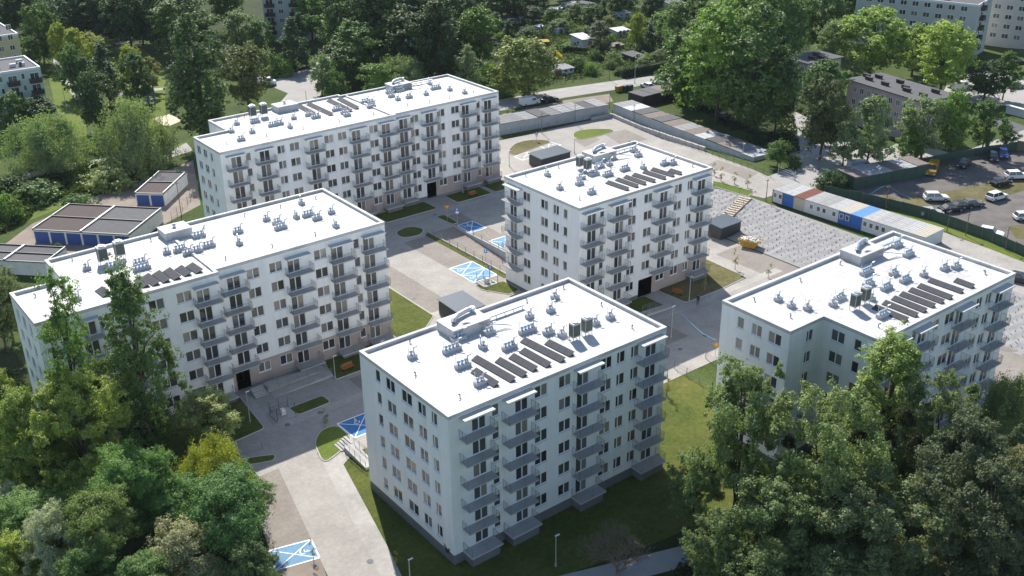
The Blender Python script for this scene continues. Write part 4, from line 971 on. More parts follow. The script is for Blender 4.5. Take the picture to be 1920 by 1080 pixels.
# big trees between the road and the three-storey flats
wood([('p1', 1300, 205, 42, 120, MD), ('b1', 1352, 232, 10, 150, BR), ('p1', 1420, 248, 12, 150, MD), ('b2', 1300, 120, -10, 110, MD), ('b1', 1395, 130, -40, 140, BR), ('b2', 1468, 150, -20, 110, MD), ('b3', 1462, 250, 92, 74, DK), ('b3', 1282, 190, 90, 60, DK)],
     'huge leafy tree of the clump behind the long garage row', 'huge trees behind the long garage row')
wood([('b2', 1545, 100, -25, 95, MD), ('b1', 1600, 60, -40, 90, DK), ('b3', 1505, 60, -40, 80, MD), ('b3', 1560, 132, 40, 56, GR)], 'tree between the far cream blocks and the three-storey flats', 'trees behind the flats')
for k, bx, by, ty, wp, col, lab in (
    ('b2', 1640, 142, 18, 138, (.105, .160, .030), 'big lime-green tree behind the dark flat roof'), ('b2', 1775, 178, 44, 128, (.120, .170, .030), 'yellowish lime tree in front of the far cream block'), ('b4', 1718, 140, 46, 76, (.10, .15, .035), 'smaller lime tree between the two big ones'),
    ('b1', 1548, 300, 148, 96, (.034, .050, .020), 'tall dark tree by the long garage row'), ('b4', 1548, 232, 114, 98, MD, 'green tree hiding the corner of the far flats'), ('b4', 1634, 318, 184, 92, GR, 'airy grey-green ash beside the pink flats'), ('b4', 1586, 312, 232, 66, GR, 'small airy ash above the white van'),
    ('b2', 1738, 298, 184, 100, GR, 'grey-green maple by the end of the pink flats'), ('r2', 1712, 302, 244, 52, BR, 'small bright tree at the green sheet fence'), ('b1', 1792, 296, 170, 66, BR, 'upright bright green tree behind the green fence'), ('b4', 1852, 288, 190, 64, MD, 'green street tree with bare trunk by the green fence'), ('b4', 1888, 276, 234, 44, MD, 'small tree at the far end of the green fence'),
    ('b1', 1852, 190, 116, 82, DK, 'dark tree beside the far parking'), ('b4', 1890, 188, 98, 52, MD, 'slender tree beside the far parking'), ('nt1', 1460, 312, 262, 46, MD, 'small green tree at the end of the garage row'), ('u3', 1490, 316, 288, 26, DK, 'little shrub near the yard gate'),
    ('u1', 1560, 352, 318, 60, DK, 'ivy bush beside the tin sheds'), ('b4', 1700, 120, 60, 50, YG, 'yellowish young tree behind the lime trees')):
    tree(k, bx, by, ty, wp, col, lab)
# allotment gardens
for k, bx, by, ty, wp, col, lab in (
    ('c2', 953, 74, 36, 24, BL, 'dark cone-shaped thuja beside the garden house with dark roof'), ('u3', 990, 74, 50, 30, MD, 'clipped green hedge bush in the allotments'), ('u1', 1012, 84, 56, 36, DK, 'dark rounded thuja by the yellow canopy'), ('u3', 1034, 112, 92, 26, DK, 'dark bush beside the yellow shrub'),
    ('u1', 1082, 132, 106, 38, MD, 'green dome bush by the red-door garden house'), ('u2', 1108, 140, 120, 28, BR, 'small bush at the allotment fence'), ('p2', 1126, 100, 40, 46, (.045, .06, .035), 'thin dark pine in the middle of the allotments'), ('b4', 1196, 92, 26, 38, YG, 'yellow-tipped tree in the allotments'), ('c2', 1220, 90, 42, 26, BL, 'dark thuja pillar beside the brick garden hut'),
    ('r2', 1035, 45, 14, 34, MD, 'round green garden tree near the far sheds'), ('r2', 1075, 38, 6, 36, GR, 'pale garden tree near the far sheds'), ('r1', 1110, 46, 8, 44, MD, 'leafy garden tree between far sheds'), ('c2', 1083, 24, 0, 14, BL, 'slim dark cypress behind the allotments'), ('c2', 1132, 30, -4, 18, BL, 'dark cypress near the white far cottage'),
    ('b3', 1160, 30, -20, 44, DK, 'dark tree behind the white far cottage'), ('b3', 1225, 40, -25, 50, DK, 'dark tree beside the brick garden hut'), ('r2', 1245, 78, 22, 56, BR, 'leafy tree beside the white metal hut roof'), ('r1', 1262, 100, 50, 46, MD, 'green tree at the allotment corner'), ('u1', 1150, 118, 96, 34, GR, 'grey-green shrub in front of the low garden roof'),
    ('u3', 1208, 128, 104, 34, GR, 'tall pale shrub by the clipped road hedge'), ('u3', 1232, 120, 94, 30, GR, 'pale fruit tree by the clipped road hedge'), ('u2', 1060, 96, 82, 30, BR, 'low shrub by the blue-grey hut'), ('u2', 1100, 72, 50, 36, GR, 'shrub behind the blue-grey hut'), ('r2', 1050, 62, 36, 40, MD, 'round tree behind the small green hut'),
    ('u2', 1145, 82, 64, 24, BR, 'shrub beside the porch hut'), ('r2', 1000, 40, 12, 40, DK, 'dark garden tree by the brown shed'), ('r2', 965, 36, 6, 44, DK, 'dark tree at the wood edge of the allotments'), ('u2', 1045, 112, 96, 20, YL, 'bright yellow flowering shrub in the allotments'), ('b4', 1280, 60, 10, 50, MD, 'tree above the allotment path'),
    ('u3', 1175, 60, 44, 22, YG, 'yellow-green shrub behind the porch hut'), ('u2', 1160, 140, 128, 24, MD, 'low shrub against the allotment fence'), ('r2', 1180, 14, -12, 40, MD, 'green tree behind the white far cottage'), ('u3', 925, 60, 38, 24, MD, 'bush by the garden house with dark roof')):
    tree(k, bx, by, ty, wp, col, lab)
# meadow and garage yard
for k, bx, by, ty, wp, col, lab in (
    ('u1', 200, 352, 312, 94, (.11, .14, .055), 'sprawling pale shrub under the huge willow'), ('u3', 14, 412, 362, 48, BR, 'bright round bush at the meadow edge'), ('u2', 110, 472, 456, 16, MD, 'tiny bush on the garage yard'), ('u2', 70, 372, 340, 90, MD, 'dark weeds clump in the meadow'), ('u2', 140, 392, 366, 60, MD, 'weedy clump near the long garages'),
    ('u2', 20, 362, 332, 70, DK, 'shaded shrub under the spreading willow'), ('u2', 330, 330, 318, 24, MD, 'small shrub by the short garages'), ('nb3', -10, 660, 500, 90, (.060, .085, .035), 'ivy-green tree crowding the end of the long block'), ('nb3', 5, 640, 505, 90, (.07, .085, .04), 'dull green shrub tree at the garage yard corner')):
    tree(k, bx, by, ty, wp, col, lab)
# foreground left
for k, bx, by, ty, wp, col, lab in (
    ('np1', 130, 905, 516, 96, (.060, .105, .028), 'slim loose poplar with split top before the long block'), ('np2', 248, 880, 506, 146, (.050, .085, .028), 'tall dense poplar before the long block'), ('nb2', 145, 945, 705, 190, (.105, .140, .028), 'big yellow-green tree below the poplars'), ('nb3', 46, 935, 738, 140, (.085, .125, .028), 'yellow-green tree with leaning bare trunk'),
    ('nb3', 385, 842, 738, 128, (.125, .150, .060), 'pale silvery-leaved tree at the corner of the long block'), ('nw1', 400, 985, 832, 152, (.105, .125, .022), 'golden weeping willow beside the paved drive'), ('na1', 250, 1040, 848, 150, (.060, .115, .030), 'feathery green acacia between willow and yellow-green tree'), ('na2', 430, 1085, 896, 165, (.045, .095, .030), 'dark feathery acacia beside the parking bays'),
    ('na1', 330, 1040, 905, 130, (.05, .10, .03), 'feathery acacia behind the grey shrubs'), ('ns1', 100, 1105, 955, 120, SV, 'silver-leaved oleaster at the lower corner wood'), ('ns1', 345, 1125, 985, 160, (.115, .125, .075), 'greyish flowering shrub under the acacias'), ('nb3', 20, 1120, 1010, 110, (.115, .15, .025), 'bright yellow-green tree in the lower corner wood'),
    ('na2', 60, 1050, 930, 150, (.055, .105, .025), 'green acacia behind the silver oleaster'), ('na1', 195, 1120, 935, 150, (.06, .09, .025), 'olive acacia beside the silver oleaster'), ('nb3', 170, 1180, 1030, 130, MD, 'dark undergrowth tree beside the silver oleaster'), ('nb3', 470, 1160, 1020, 110, (.05, .08, .03), 'dark tree at the lawn strip by the blue bay'), ('nb3', 270, 1190, 1050, 140, MD, 'dark tree under the greyish shrub'),
    ('ns1', 20, 975, 905, 70, SV, 'small silver shrub near the leaning trunk'), ('nb3', 10, 860, 700, 90, (.10, .13, .03), 'yellowish tree at the end wall of the long block'), ('na2', 470, 1010, 905, 80, (.06, .10, .035), 'small loose acacia overhanging the bays')):
    tree(k, bx, by, ty, wp, col, lab)
# foreground right
for k, bx, by, ty, wp, col, lab in (
    ('nb1', 1392, 1000, 690, 190, (.075, .110, .040), 'big pale-leaved tree beside the lawn of the notched block'), ('nb2', 1550, 1075, 728, 215, (.075, .105, .040), 'broadest pale-leaved tree with mistletoe'), ('np2', 1660, 950, 632, 190, (.085, .125, .030), 'tallest bright tree before the notched wall'), ('nb2', 1765, 1010, 716, 160, (.060, .085, .035), 'dull green tree with dark mistletoe balls'),
    ('nb1', 1810, 1090, 785, 215, (.045, .062, .034), 'very dark tree in the lower wood'), ('nw1', 1890, 850, 712, 120, (.085, .115, .050), 'feathery pale tree by the far paved yard'), ('nb3', 1305, 1000, 850, 100, (.070, .105, .036), 'pale tree overhanging the grass next to the bare tree'), ('nb2', 1480, 1120, 890, 205, (.060, .090, .034), 'leafy tree rising from the lower path'),
    ('nb2', 1640, 1160, 905, 260, (.055, .075, .034), 'dark leafy tree below the broadest tree'), ('nb1', 1860, 1180, 880, 240, (.040, .055, .028), 'blackish tree at the corner of the wood'), ('nb3', 1350, 1120, 965, 120, (.055, .085, .03), 'tree leaning over the lower path'), ('ns1', 1680, 1150, 1020, 170, (.085, .105, .045), 'pale bush under the dark wood'),
    ('ns1', 1790, 1160, 1050, 150, (.085, .10, .04), 'yellowish bush under the blackish tree'), ('nb3', 1560, 1190, 1030, 170, (.05, .075, .03), 'dark low tree by the lower path'), ('nb3', 1910, 1040, 845, 120, (.085, .085, .035), 'rusty-tinted tree at the right of the dark wood'), ('nb3', 1440, 1180, 1030, 150, (.055, .085, .03), 'young tree below the lower path')):
    tree(k, bx, by, ty, wp, col, lab)
# mistletoe balls held in the branches
for px, py, dpx, by in ((1440, 1045, 0, 0),) and ((1612, 812, 44, 950), (1700, 775, 40, 1010), (1662, 815, 46, 1010), (1720, 826, 44, 1010), (1570, 915, 34, 1075), (1480, 818, 30, 1000), (1432, 942, 30, 1000)):
    g = G(px, by); d = math.hypot(g[0], g[1]); r = ray(px, py); k = (d-5.0)/math.hypot(r.x, r.y); p = Vector((0, 0, CAM_H))+r*k
    o = link('mistletoe_ball', T['u1'][0], None, (p.x, p.y, p.z-1.2)); s = dpx*px_size(*p)/6.5; o.scale = (s, s, s*1.5); o.color = (.038, .045, .012, 1)
    tag(o, 'dark ball of mistletoe hanging in the big trees before the notched block', 'mistletoe', 'mistletoe balls in the big trees')
# newly planted staked saplings
for px, py, ty in ((610, 800, 780), (497+113, 795, 770), (1380, 505, 470), (1442, 520, 497), (1353, 340, 318), (1378, 345, 325), (1403, 352, 330), (1340, 330, 310), (585, 1050, 1015), (517, 1060, 1020), (741, 1062, 1035), (1252, 742, 712), (1253, 745, 706), (1323, 545, 505)):
    tree('y1', px, py, ty-4, 12, (.09, .10, .03), 'thin newly planted sapling on the estate', 'sapling', 'sapling', 'newly planted saplings')

# leafless brown tree in front of the front block
def bare_tree():
    u, v, z = G(1160, 1072); t = thing('bare_tree', 'leafless brown tree on the shaded lawn before the front block', 'tree', (u, v, z-.05)); rn = random.Random(3); b = MB(); tw = MB()
    def grow(p, d, L, r, lv):
        q = p+d*L; b_ = b if lv < 3 else tw; b_.tube([p, p.lerp(q, .5)+Vector((rn.uniform(-.1, .1), rn.uniform(-.1, .1), 0))*L, q], [r, r*.8, r*.6], 5 if lv < 3 else 3, cap=False)
        if lv >= 7: return
        for i in range(3 if lv < 5 else 2):
            e = (d+Vector((rn.uniform(-1, 1), rn.uniform(-1, 1), rn.uniform(-.3, .7)))*.85).normalized(); grow(p.lerp(q, rn.uniform(.55, 1)), e, L*rn.uniform(.6, .82), max(.012, r*.55), lv+1)
    for k in range(5): grow(Vector((rn.uniform(-.4, .4), rn.uniform(-.4, .4), 0)), Vector((rn.uniform(-.8, .8), rn.uniform(-.8, .8), 1)).normalized(), 2.3, .11, 1)
    b.build('trunk', 'twig', t); tag(tw.build('twigs', 'twig', t), kind='stuff')
bare_tree()
# clipped hedge along the road, meadow tufts
def hedge(p, q, h, wd, col, label, seed):
    p, q = Vector(G(*p)[:2]), Vector(G(*q)[:2]); L = (q-p).length; d = (q-p)/L; rng = np.random.default_rng(seed); n = int(L*260)
    P = np.stack([rng.uniform(-L/2, L/2, n), rng.uniform(-wd/2, wd/2, n), h*rng.uniform(0.05, 1, n)], 1); f = rng.integers(0, 3, n)
    P[f == 0, 2] = h+rng.normal(size=(f == 0).sum())*.06; P[f == 1, 1] = -wd/2+rng.normal(size=(f == 1).sum())*.06
    N = rng.normal(size=(n, 3))*.5; N[f == 0, 2] += 1; N[f == 1, 1] -= 1
    c = (p+q)/2; t = thing('hedge', label, 'hedge', (c.x, c.y, 0), math.atan2(d.y, d.x))
    o = link('foliage', leaf_mesh('foliage', P, N, .35, seed), t); o.color = (*col, 1)
    b = MB(); b.box(-L/2, L/2, -wd*.3, wd*.3, 0, h*.8); b.build('stems', 'bark', t)
hedge((1165, 145), (1252, 130), 2.2, 1.6, (.035, .065, .02), 'long clipped dark hedge along the main road', 31)
hedge((1040, 95), (1100, 100), 1.6, 1.2, MD, 'short garden hedge between allotment huts', 32)
hedge((975, 66), (1003, 70), 2.6, 1.6, (.05, .095, .02), 'tall clipped hedge beside the cone-shaped thuja', 33)
def tufts(name, poly, n, size, hgt_, col, seed, label):
    P = [G(*p)[:2] for p in poly]; us = [p[0] for p in P]; vv = [p[1] for p in P]; rng = random.Random(seed); pts = []
    def inside(x, y):
        c = False
        for i in range(len(P)):
            (x0, y0), (x1, y1) = P[i-1], P[i]
            if (y0 > y) != (y1 > y) and x < (x1-x0)*(y-y0)/(y1-y0)+x0: c = not c
        return c
    while len(pts) < n:
        x, y = rng.uniform(min(us), max(us)), rng.uniform(min(vv), max(vv))
        if inside(x, y) and noise.noise((x*.12, y*.12, seed)) > -.15: pts.append((x, y, hgt(x, y)+rng.uniform(.05, hgt_)*(1+noise.noise((x*.3, y*.3, 1)))))
    pos = np.array(pts); N = np.random.default_rng(seed).normal(size=(n, 3)); N[:, 2] = abs(N[:, 2])*.6
    o = link(name, leaf_mesh(name, pos, N, size, seed)); o.color = (*col, 1); tag(o, label, 'undergrowth', kind='stuff')
tufts('undergrowth', [(-20, 360), (120, 320), (215, 300), (330, 300), (200, 362), (60, 410), (-20, 450)], 16000, .55, .9, (.065, .10, .028), 41, 'rough weeds growing over the meadow beside the garages')
tufts('undergrowth', [(-40, 700), (60, 700), (330, 830), (480, 905), (500, 1100), (-40, 1100)], 22000, .4, .9, (.045, .075, .025), 42, 'undergrowth beneath the trees of the lower left wood')
tufts('undergrowth', [(1250, 1090), (1360, 960), (1900, 800), (2000, 1000), (1950, 1150), (1300, 1150)], 22000, .4, .9, (.045, .07, .025), 43, 'undergrowth beneath the big trees by the lower path')
tufts('undergrowth', [(900, 150), (960, 40), (1260, 10), (1290, 110), (1000, 165)], 16000, .6, 1.1, (.06, .095, .03), 44, 'vegetable beds and weeds between the allotment huts')
tufts('undergrowth', [(1240, 190), (1300, 150), (1480, 150), (1500, 290), (1440, 290), (1330, 215)], 9000, .6, .7, (.035, .06, .02), 45, 'shaded weeds under the huge trees behind the garages')

# more growth between the allotment huts
ra = random.Random(77); n_ = 0
while n_ < 34:
    px, py = ra.uniform(905, 1275), ra.uniform(8, 150)
    lim = 158-(px-905)*.12
    if py > lim or (px < 960 and py > 60): continue
    if any(abs(px-a) < 24 and -8 < py-b < 24 for a, b in ((1045, 142), (1092, 84), (1044, 62), (968, 42), (1165, 33), (1162, 66), (1243, 78), (1186, 112), (1150, 92), (1012, 90))): continue
    hh = ra.uniform(12, 30)*(.55+py/260); k = ra.choice(('u1', 'u2', 'u3', 'r2', 'u1')); col = ra.choice((DK, MD, MD, BR, GR, (.09, .11, .03)))
    tree(k, px, py, py-hh, hh*ra.uniform(1.0, 1.7), col, 'leafy shrub growing among the allotment huts', 'shrub', 'shrub', 'shrubs among the allotment huts'); n_ += 1
# ------------------------------------------------------------------ other buildings
def quad(N, by, L, Rr, bx=None, hz=None):
    """surveyed four-sided plan: ground foot below the near roof corner N, roof corners L (left) and Rr (right)"""
    u, v, z = G(bx if bx is not None else N[0], by); zr = z_over(u, v, N[1]) if hz is None else z+hz
    return (Vector((u, v)), Vector(G(*Rr, zr)[:2]), Vector(G(*L, zr)[:2]), z, zr-z)
def house(name, label, cat, N, by, L, Rr, wall, roof, left=None, right=None, bx=None, over=.25, hz=None, group=None, parapet=False, thick=.22, square=True, slope=0.0):
    """left/right: (floors, list of (a, b) fractions, sill, height[, kind]) openings on the two visible faces"""
    n, r, l, z, H = quad(N, by, L, Rr, bx, hz)
    if square:
        d = (r-n).normalized(); nn = Vector((-d.y, d.x)); k = (l-n).dot(nn); l = n+nn*k
    f = r+l-n; F = [(0, 0), tuple(r-n), tuple(f-n), tuple(l-n)]
    t = thing(name, label, cat, (n.x, n.y, z-.02), 0, group); b = MB()
    for e in range(4):
        p, q = F[e], F[(e+1) % 4]; b.face([(*p, -.3), (*q, -.3), (*q, H-thick), (*p, H-thick)])
    b.build('wall', wall, t)
    P = offset_poly(F, -over); b = MB()
    up = lambda p: slope*((p[0]*(l-n).normalized().x+p[1]*(l-n).normalized().y))
    k = len(b.v); b.v += [(x, y, H-thick+up((x, y))) for x, y in P]+[(x, y, H+up((x, y))) for x, y in P]
    b.f += [[4, 5, 6, 7], [3, 2, 1, 0]]+[[i, (i+1) % 4, 4+(i+1) % 4, 4+i] for i in range(4)]; b.m += [0]*6
    ro = b.build('roof', roof, t)
    if parapet:
        I = offset_poly(F, .3-over); b = MB(); O = offset_poly(F, -over-.02)
        for i in range(4):
            j = (i+1) % 4
            b.face([(*O[i], H+.35), (*O[j], H+.35), (*I[j], H+.35), (*I[i], H+.35)]); b.face([(*O[i], H-thick), (*O[j], H-thick), (*O[j], H+.35), (*O[i], H+.35)]); b.face([(*I[j], H), (*I[i], H), (*I[i], H+.35), (*I[j], H+.35)])
        b.build('edge_trim', 'flashing', ro)
    for spec, (p, q) in ((left, (F[3], F[0])), (right, (F[0], F[1]))):
        if not spec: continue
        p, q = Vector(p), Vector(q); ln = (q-p).length; d = (q-p)/ln; o = Vector((d.y, -d.x)); rz = math.atan2(d.y, d.x)
        for fl, cols, sill, hh, *kd in spec:
            for fi in range(fl):
                zz = sill+fi*(kd[1] if len(kd) > 1 else 2.8)
                for a, c in cols:
                    m = p+d*ln*(a+c)/2+o*.02; wd = round(ln*abs(c-a)/.1)*.1; kk = kd[0] if kd else 'window'
                    if kk == 'window':
                        def wm():
                            bb = MB(); e = .08
                            bb.box(-wd/2, wd/2, -.05, .05, 0, e); bb.box(-wd/2, wd/2, -.05, .05, hh-e, hh); bb.box(-wd/2, -wd/2+e, -.05, .05, e, hh-e); bb.box(wd/2-e, wd/2, -.05, .05, e, hh-e)
                            if wd > 1.2: bb.box(-.05, .05, -.05, .05, e, hh-e)
                            return bb.mesh('window', 'frame_white')
                        w_ = link('window', cached(('hw', wd, hh), wm), t, (m.x, m.y, zz), rz)
                        link('pane', cached(('hp', wd, hh), lambda: MB().box(-wd/2+.04, wd/2-.04, -.02, .04, .04, hh-.04).mesh('pane', 'glass')), w_)
                    elif kk == 'balcony':
                        w_ = link('balcony', cached(('hb', wd), lambda: MB().box(-wd/2, wd/2, -1.0, .0, -.15, 0).box(-wd/2, wd/2, -1.06, -1.0, -.15, 1.0).box(-wd/2, -wd/2+.06, -1.0, 0, 0, 1.0).box(wd/2-.06, wd/2, -1.0, 0, 0, 1.0).mesh('balcony', 'balcony_brown')), t, (m.x, m.y, zz), rz)
                        link('pane', cached(('hbp', wd), lambda: MB().box(-wd*.35, wd*.35, -.04, .04, .05, 2.1).mesh('pane', 'glass')), w_)
                        link('frame', cached(('hbf', wd), lambda: MB().box(-wd*.38, wd*.38, -.03, .03, 2.1, 2.2).box(-wd*.38, -wd*.35, -.05, .03, .05, 2.1).box(wd*.35, wd*.38, -.05, .03, .05, 2.1).box(-.04, .04, -.05, -.041, .05, 2.1).mesh('frame', 'frame_white')), w_)
                    else:
                        w_ = link('door', MB().box(-wd/2, wd/2, -.05, .04, 0, hh).mesh('door', kk), t, (m.x, m.y, zz), rz)
                        link('frame', MB().box(-wd/2-.07, -wd/2, -.06, .04, 0, hh+.07).box(wd/2, wd/2+.07, -.06, .04, 0, hh+.07).box(-wd/2, wd/2, -.06, .04, hh, hh+.07).mesh('frame', 'frame_white'), w_)
    return t, n, r, l, z, H
def cols(k, wd, m=.06): return [((m+(1-2*m)*(i+.5)/k)-wd/2, (m+(1-2*m)*(i+.5)/k)+wd/2) for i in range(k)]
def roof_boxes(h, spots, m='brick_dark', sz=(1.9, .6, .7)):
    t, n, r, l, z, H = h; d = (r-n); e = (l-n); rz = math.atan2(d.y, d.x)
    for a, c in spots:
        p = d*a+e*c; o = link('chimney', cached(('ch', m, sz), lambda: MB().box(-sz[0]/2, sz[0]/2, -sz[1]/2, sz[1]/2, 0, sz[2]).box(-sz[0]/2-.08, sz[0]/2+.08, -sz[1]/2-.08, sz[1]/2+.08, sz[2], sz[2]+.1).mesh('chimney', m)), t, (p.x, p.y, H), rz+math.pi/2)

h = house('housing_block', 'pale green five-storey housing block with brown balconies', 'housing block', (90, 127), 232, (-60, 152), (46, 106), 'block_green', 'felt_grey', bx=97, over=0, parapet=True,
      left=[(4, [(.82, .98), (.52, .68)], 2.4, 1.4, 'balcony'), (5, [(.72, .77), (.42, .47), (.2, .28)], 3.4, 1.4), (5, [(.06, .14)], 3.4, 1.4)])
roof_boxes(h, [(.35, .18), (.35, .3), (.6, .16), (.5, .6)], 'vent_base', (1.3, .9, .7))
house('housing_block', 'housing block with yellow band wall behind the pale green one', 'housing block', (46, 64), 150, (-60, 76), (0, 44), 'block_yellow', 'felt_grey', bx=52, over=0, parapet=True, left=[(5, cols(4, .1), 3.2, 1.4)])
h = house('housing_block', 'grey far housing block with stacked dark balconies beyond the spruces', 'housing block', (500, -70), 78, (437, -78), (575, -72), 'block_grey', 'felt_grey', bx=500, over=0, parapet=True,
      right=[(8, [(.04, .24), (.55, .75)], 2.6, 1.4, 'balcony'), (9, [(.32, .42), (.82, .92)], 3.2, 1.3)])
h = house('housing_block', 'long grey-white far housing block behind the lime trees', 'housing block', (1812, 11), 112, (1630, -22), (1862, -4), 'block_grey', 'felt_grey', bx=1818, over=0, parapet=True,
      left=[(5, cols(9, .055), 2.2, 1.4)], right=[(5, [(.2, .4)], 2.4, 1.4, 'balcony'), (5, [(.62, .74)], 3.2, 1.2)])
roof_boxes(h, [(.3, .3), (.5, .6)], 'vent_base', (1.6, 1.0, .8))
house('housing_block', 'cream far housing block at the end of the parking lane', 'housing block', (1915, -60), 92, (1862, -76), (1990, -80), 'block_cream', 'felt_grey', bx=1920, over=0, parapet=True, left=[(6, cols(4, .12), 2.4, 1.4)], right=[(6, cols(5, .1), 2.4, 1.4)])
h = house('apartment_house', 'pink three-storey flats with dark flat roof and many chimneys', 'flats', (1718, 190), 272, (1593, 147), (1793, 178), 'flat_pink', 'felt_dark', over=.5,
      left=[(3, cols(9, .055), 1.5, 1.4)], right=[(3, [(.3, .42)], 1.5, 1.3)])
roof_boxes(h, [(.28, .12), (.75, .16), (.3, .34), (.45, .42), (.28, .62), (.7, .6), (.3, .85), (.62, .86), (.45, .95)])
h = house('apartment_house', 'smaller three-storey flats half hidden by the green tree', 'flats', (1507, 118), 188, (1478, 106), (1578, 106), 'flat_pink', 'felt_dark', over=.5, left=[(3, cols(3, .16), 1.4, 1.4)], right=[(3, [(.3, .4)], 1.5, 1.3)])
roof_boxes(h, [(.3, .3), (.6, .55), (.5, .2)])

# blue-door garages beside the park
def garage_pair(label, A0, A1, depth, roofs, nd, group):
    """A0-A1: front eaves line at roof height; doors along it; two rows back to back"""
    a, c = Vector(G(*A0, 2.6)[:2]), Vector(G(*A1, 2.6)[:2]); L = (c-a).length; d = (c-a)/L; rz = math.atan2(d.y, d.x)
    t = thing('garage_row', label, 'garages', (a.x, a.y, 0), rz, group)
    b = MB(); b.box(0, L, 0, depth, 0, 2.45); b.build('wall', 'garage_wall', t)
    nr = len(roofs)//2
    for i, m in enumerate(roofs):
        x0, x1 = L*(i % nr)/nr, L*(i % nr+1)/nr; y0, y1 = (0, depth/2) if i < nr else (depth/2, depth)
        o = MB().box(x0+.05, x1-.05, y0+.1, y1-.1, 2.45, 2.62).build('roof', m, t)
        MB().box(x0, x0+.18, y0-.1, y1, 2.62, 2.9).box(x1-.18, x1, y0-.1, y1, 2.62, 2.9).build('parapet', 'tin', o); MB().box(x0+.18, x1-.18, y1-.15, y1, 2.62, 2.85).build('gutter_wall', 'metal_dark', o)
        MB().box(x0, x1, y0-.18, y0+.1, 2.5, 2.68).build('eaves', 'metal_dark', o)
    w = L/max(1, nd)
    for i in range(nd):
        o = MB().box(i*w+.22, (i+1)*w-.22, -.06, 0, .02, 2.2).build('door', 'garage_blue', t)
        for k in range(5): MB().box(i*w+.3+k*(w-.6)/5, i*w+.3+k*(w-.6)/5+.04, -.075, -.06, .1, 2.1).build('batten', 'garage_blue', o)
garage_pair('row of garages with six blue doors and half brown roof', (61, 430), (243, 440), 12.6, ['felt_brown', 'felt_grey', 'felt_brown', 'felt_grey'], 6, 'blue-door garages')
garage_pair('short garage pair with two blue doors below the huge willow', (253, 362), (307, 363), 12.4, ['felt_brown', 'felt_grey'], 2, 'blue-door garages')
garage_pair('grey-roofed garage row at the corner of the long block', (-70, 484), (88, 492), 6.2, ['felt_grey', 'felt_grey', 'felt_grey', 'felt_grey'], 0, 'blue-door garages')

# pale lean-to garages along the back court
def shed_row(label, P0, P1, depth, h, n, mats, wall, name='garage_row', cat='garages', side=1, base0=None):
    a, c = Vector(G(*P0)[:2]), Vector(G(*P1)[:2]); L = (c-a).length; d = (c-a)/L; z = min(hgt(*a), hgt(*c))
    t = thing(name, label, cat, (a.x, a.y, z), math.atan2(d.y, d.x)); w = L/n; rn = random.Random(n)
    MB().box(0, L, .0, depth*side, -.4, h).build('wall', wall, t)
    for i in range(n):
        dz = rn.uniform(-.05, .16); m = mats[i % len(mats)]; y0, y1 = sorted((-.15*side, (depth+.15)*side))
        o = MB().box(i*w+.01, (i+1)*w-.01, y0, y1, h+.004, h+.12+dz).build('roof', m, t)
        if 'tin' in m or 'pale' in m:
            for k in range(3): MB().box(i*w+.02, (i+1)*w-.02, y0+(y1-y0)*(k+.6)/3.4, y0+(y1-y0)*(k+.6)/3.4+.06, h+.12+dz, h+.15+dz).build('seam', m, o)
    for i in range(n+1): MB().box(i*w-.07, i*w+.07, -.06*side if side > 0 else 0, 0 if side > 0 else .06, -.3, h-.02).build('pilaster', wall, t)
    return t
shed_row('long pale garage row with grey wall behind the back court', (939, 254), (1140, 217), 6.0, 2.7, 9, ['felt_pale', 'felt_pale', 'felt_pale', 'felt_grey'], 'concrete_wall')
shed_row('long garage row with patchwork roof below the huge trees', (1413, 303), (1149, 215), 5.6, 2.7, 13, ['tin', 'felt_pale', 'rust', 'felt_grey', 'tin', 'rust', 'felt_pale', 'rust', 'felt_grey', 'rust', 'felt_grey', 'tin', 'felt_pale'], 'concrete_wall', side=-1)
shed_row('low dark garages behind the patchwork garage row', (1205, 200), (1262, 186), 5.4, 2.5, 3, ['felt_grey', 'felt_grey', 'rust'], 'brick_dark')
shed_row('rusty tin sheds standing against the green fence', (1600, 357), (1738, 330), 5.2, 2.5, 6, ['rust', 'tin', 'tin', 'rust', 'tin', 'rust'], 'green_sheet', 'tin_shed', 'sheds')

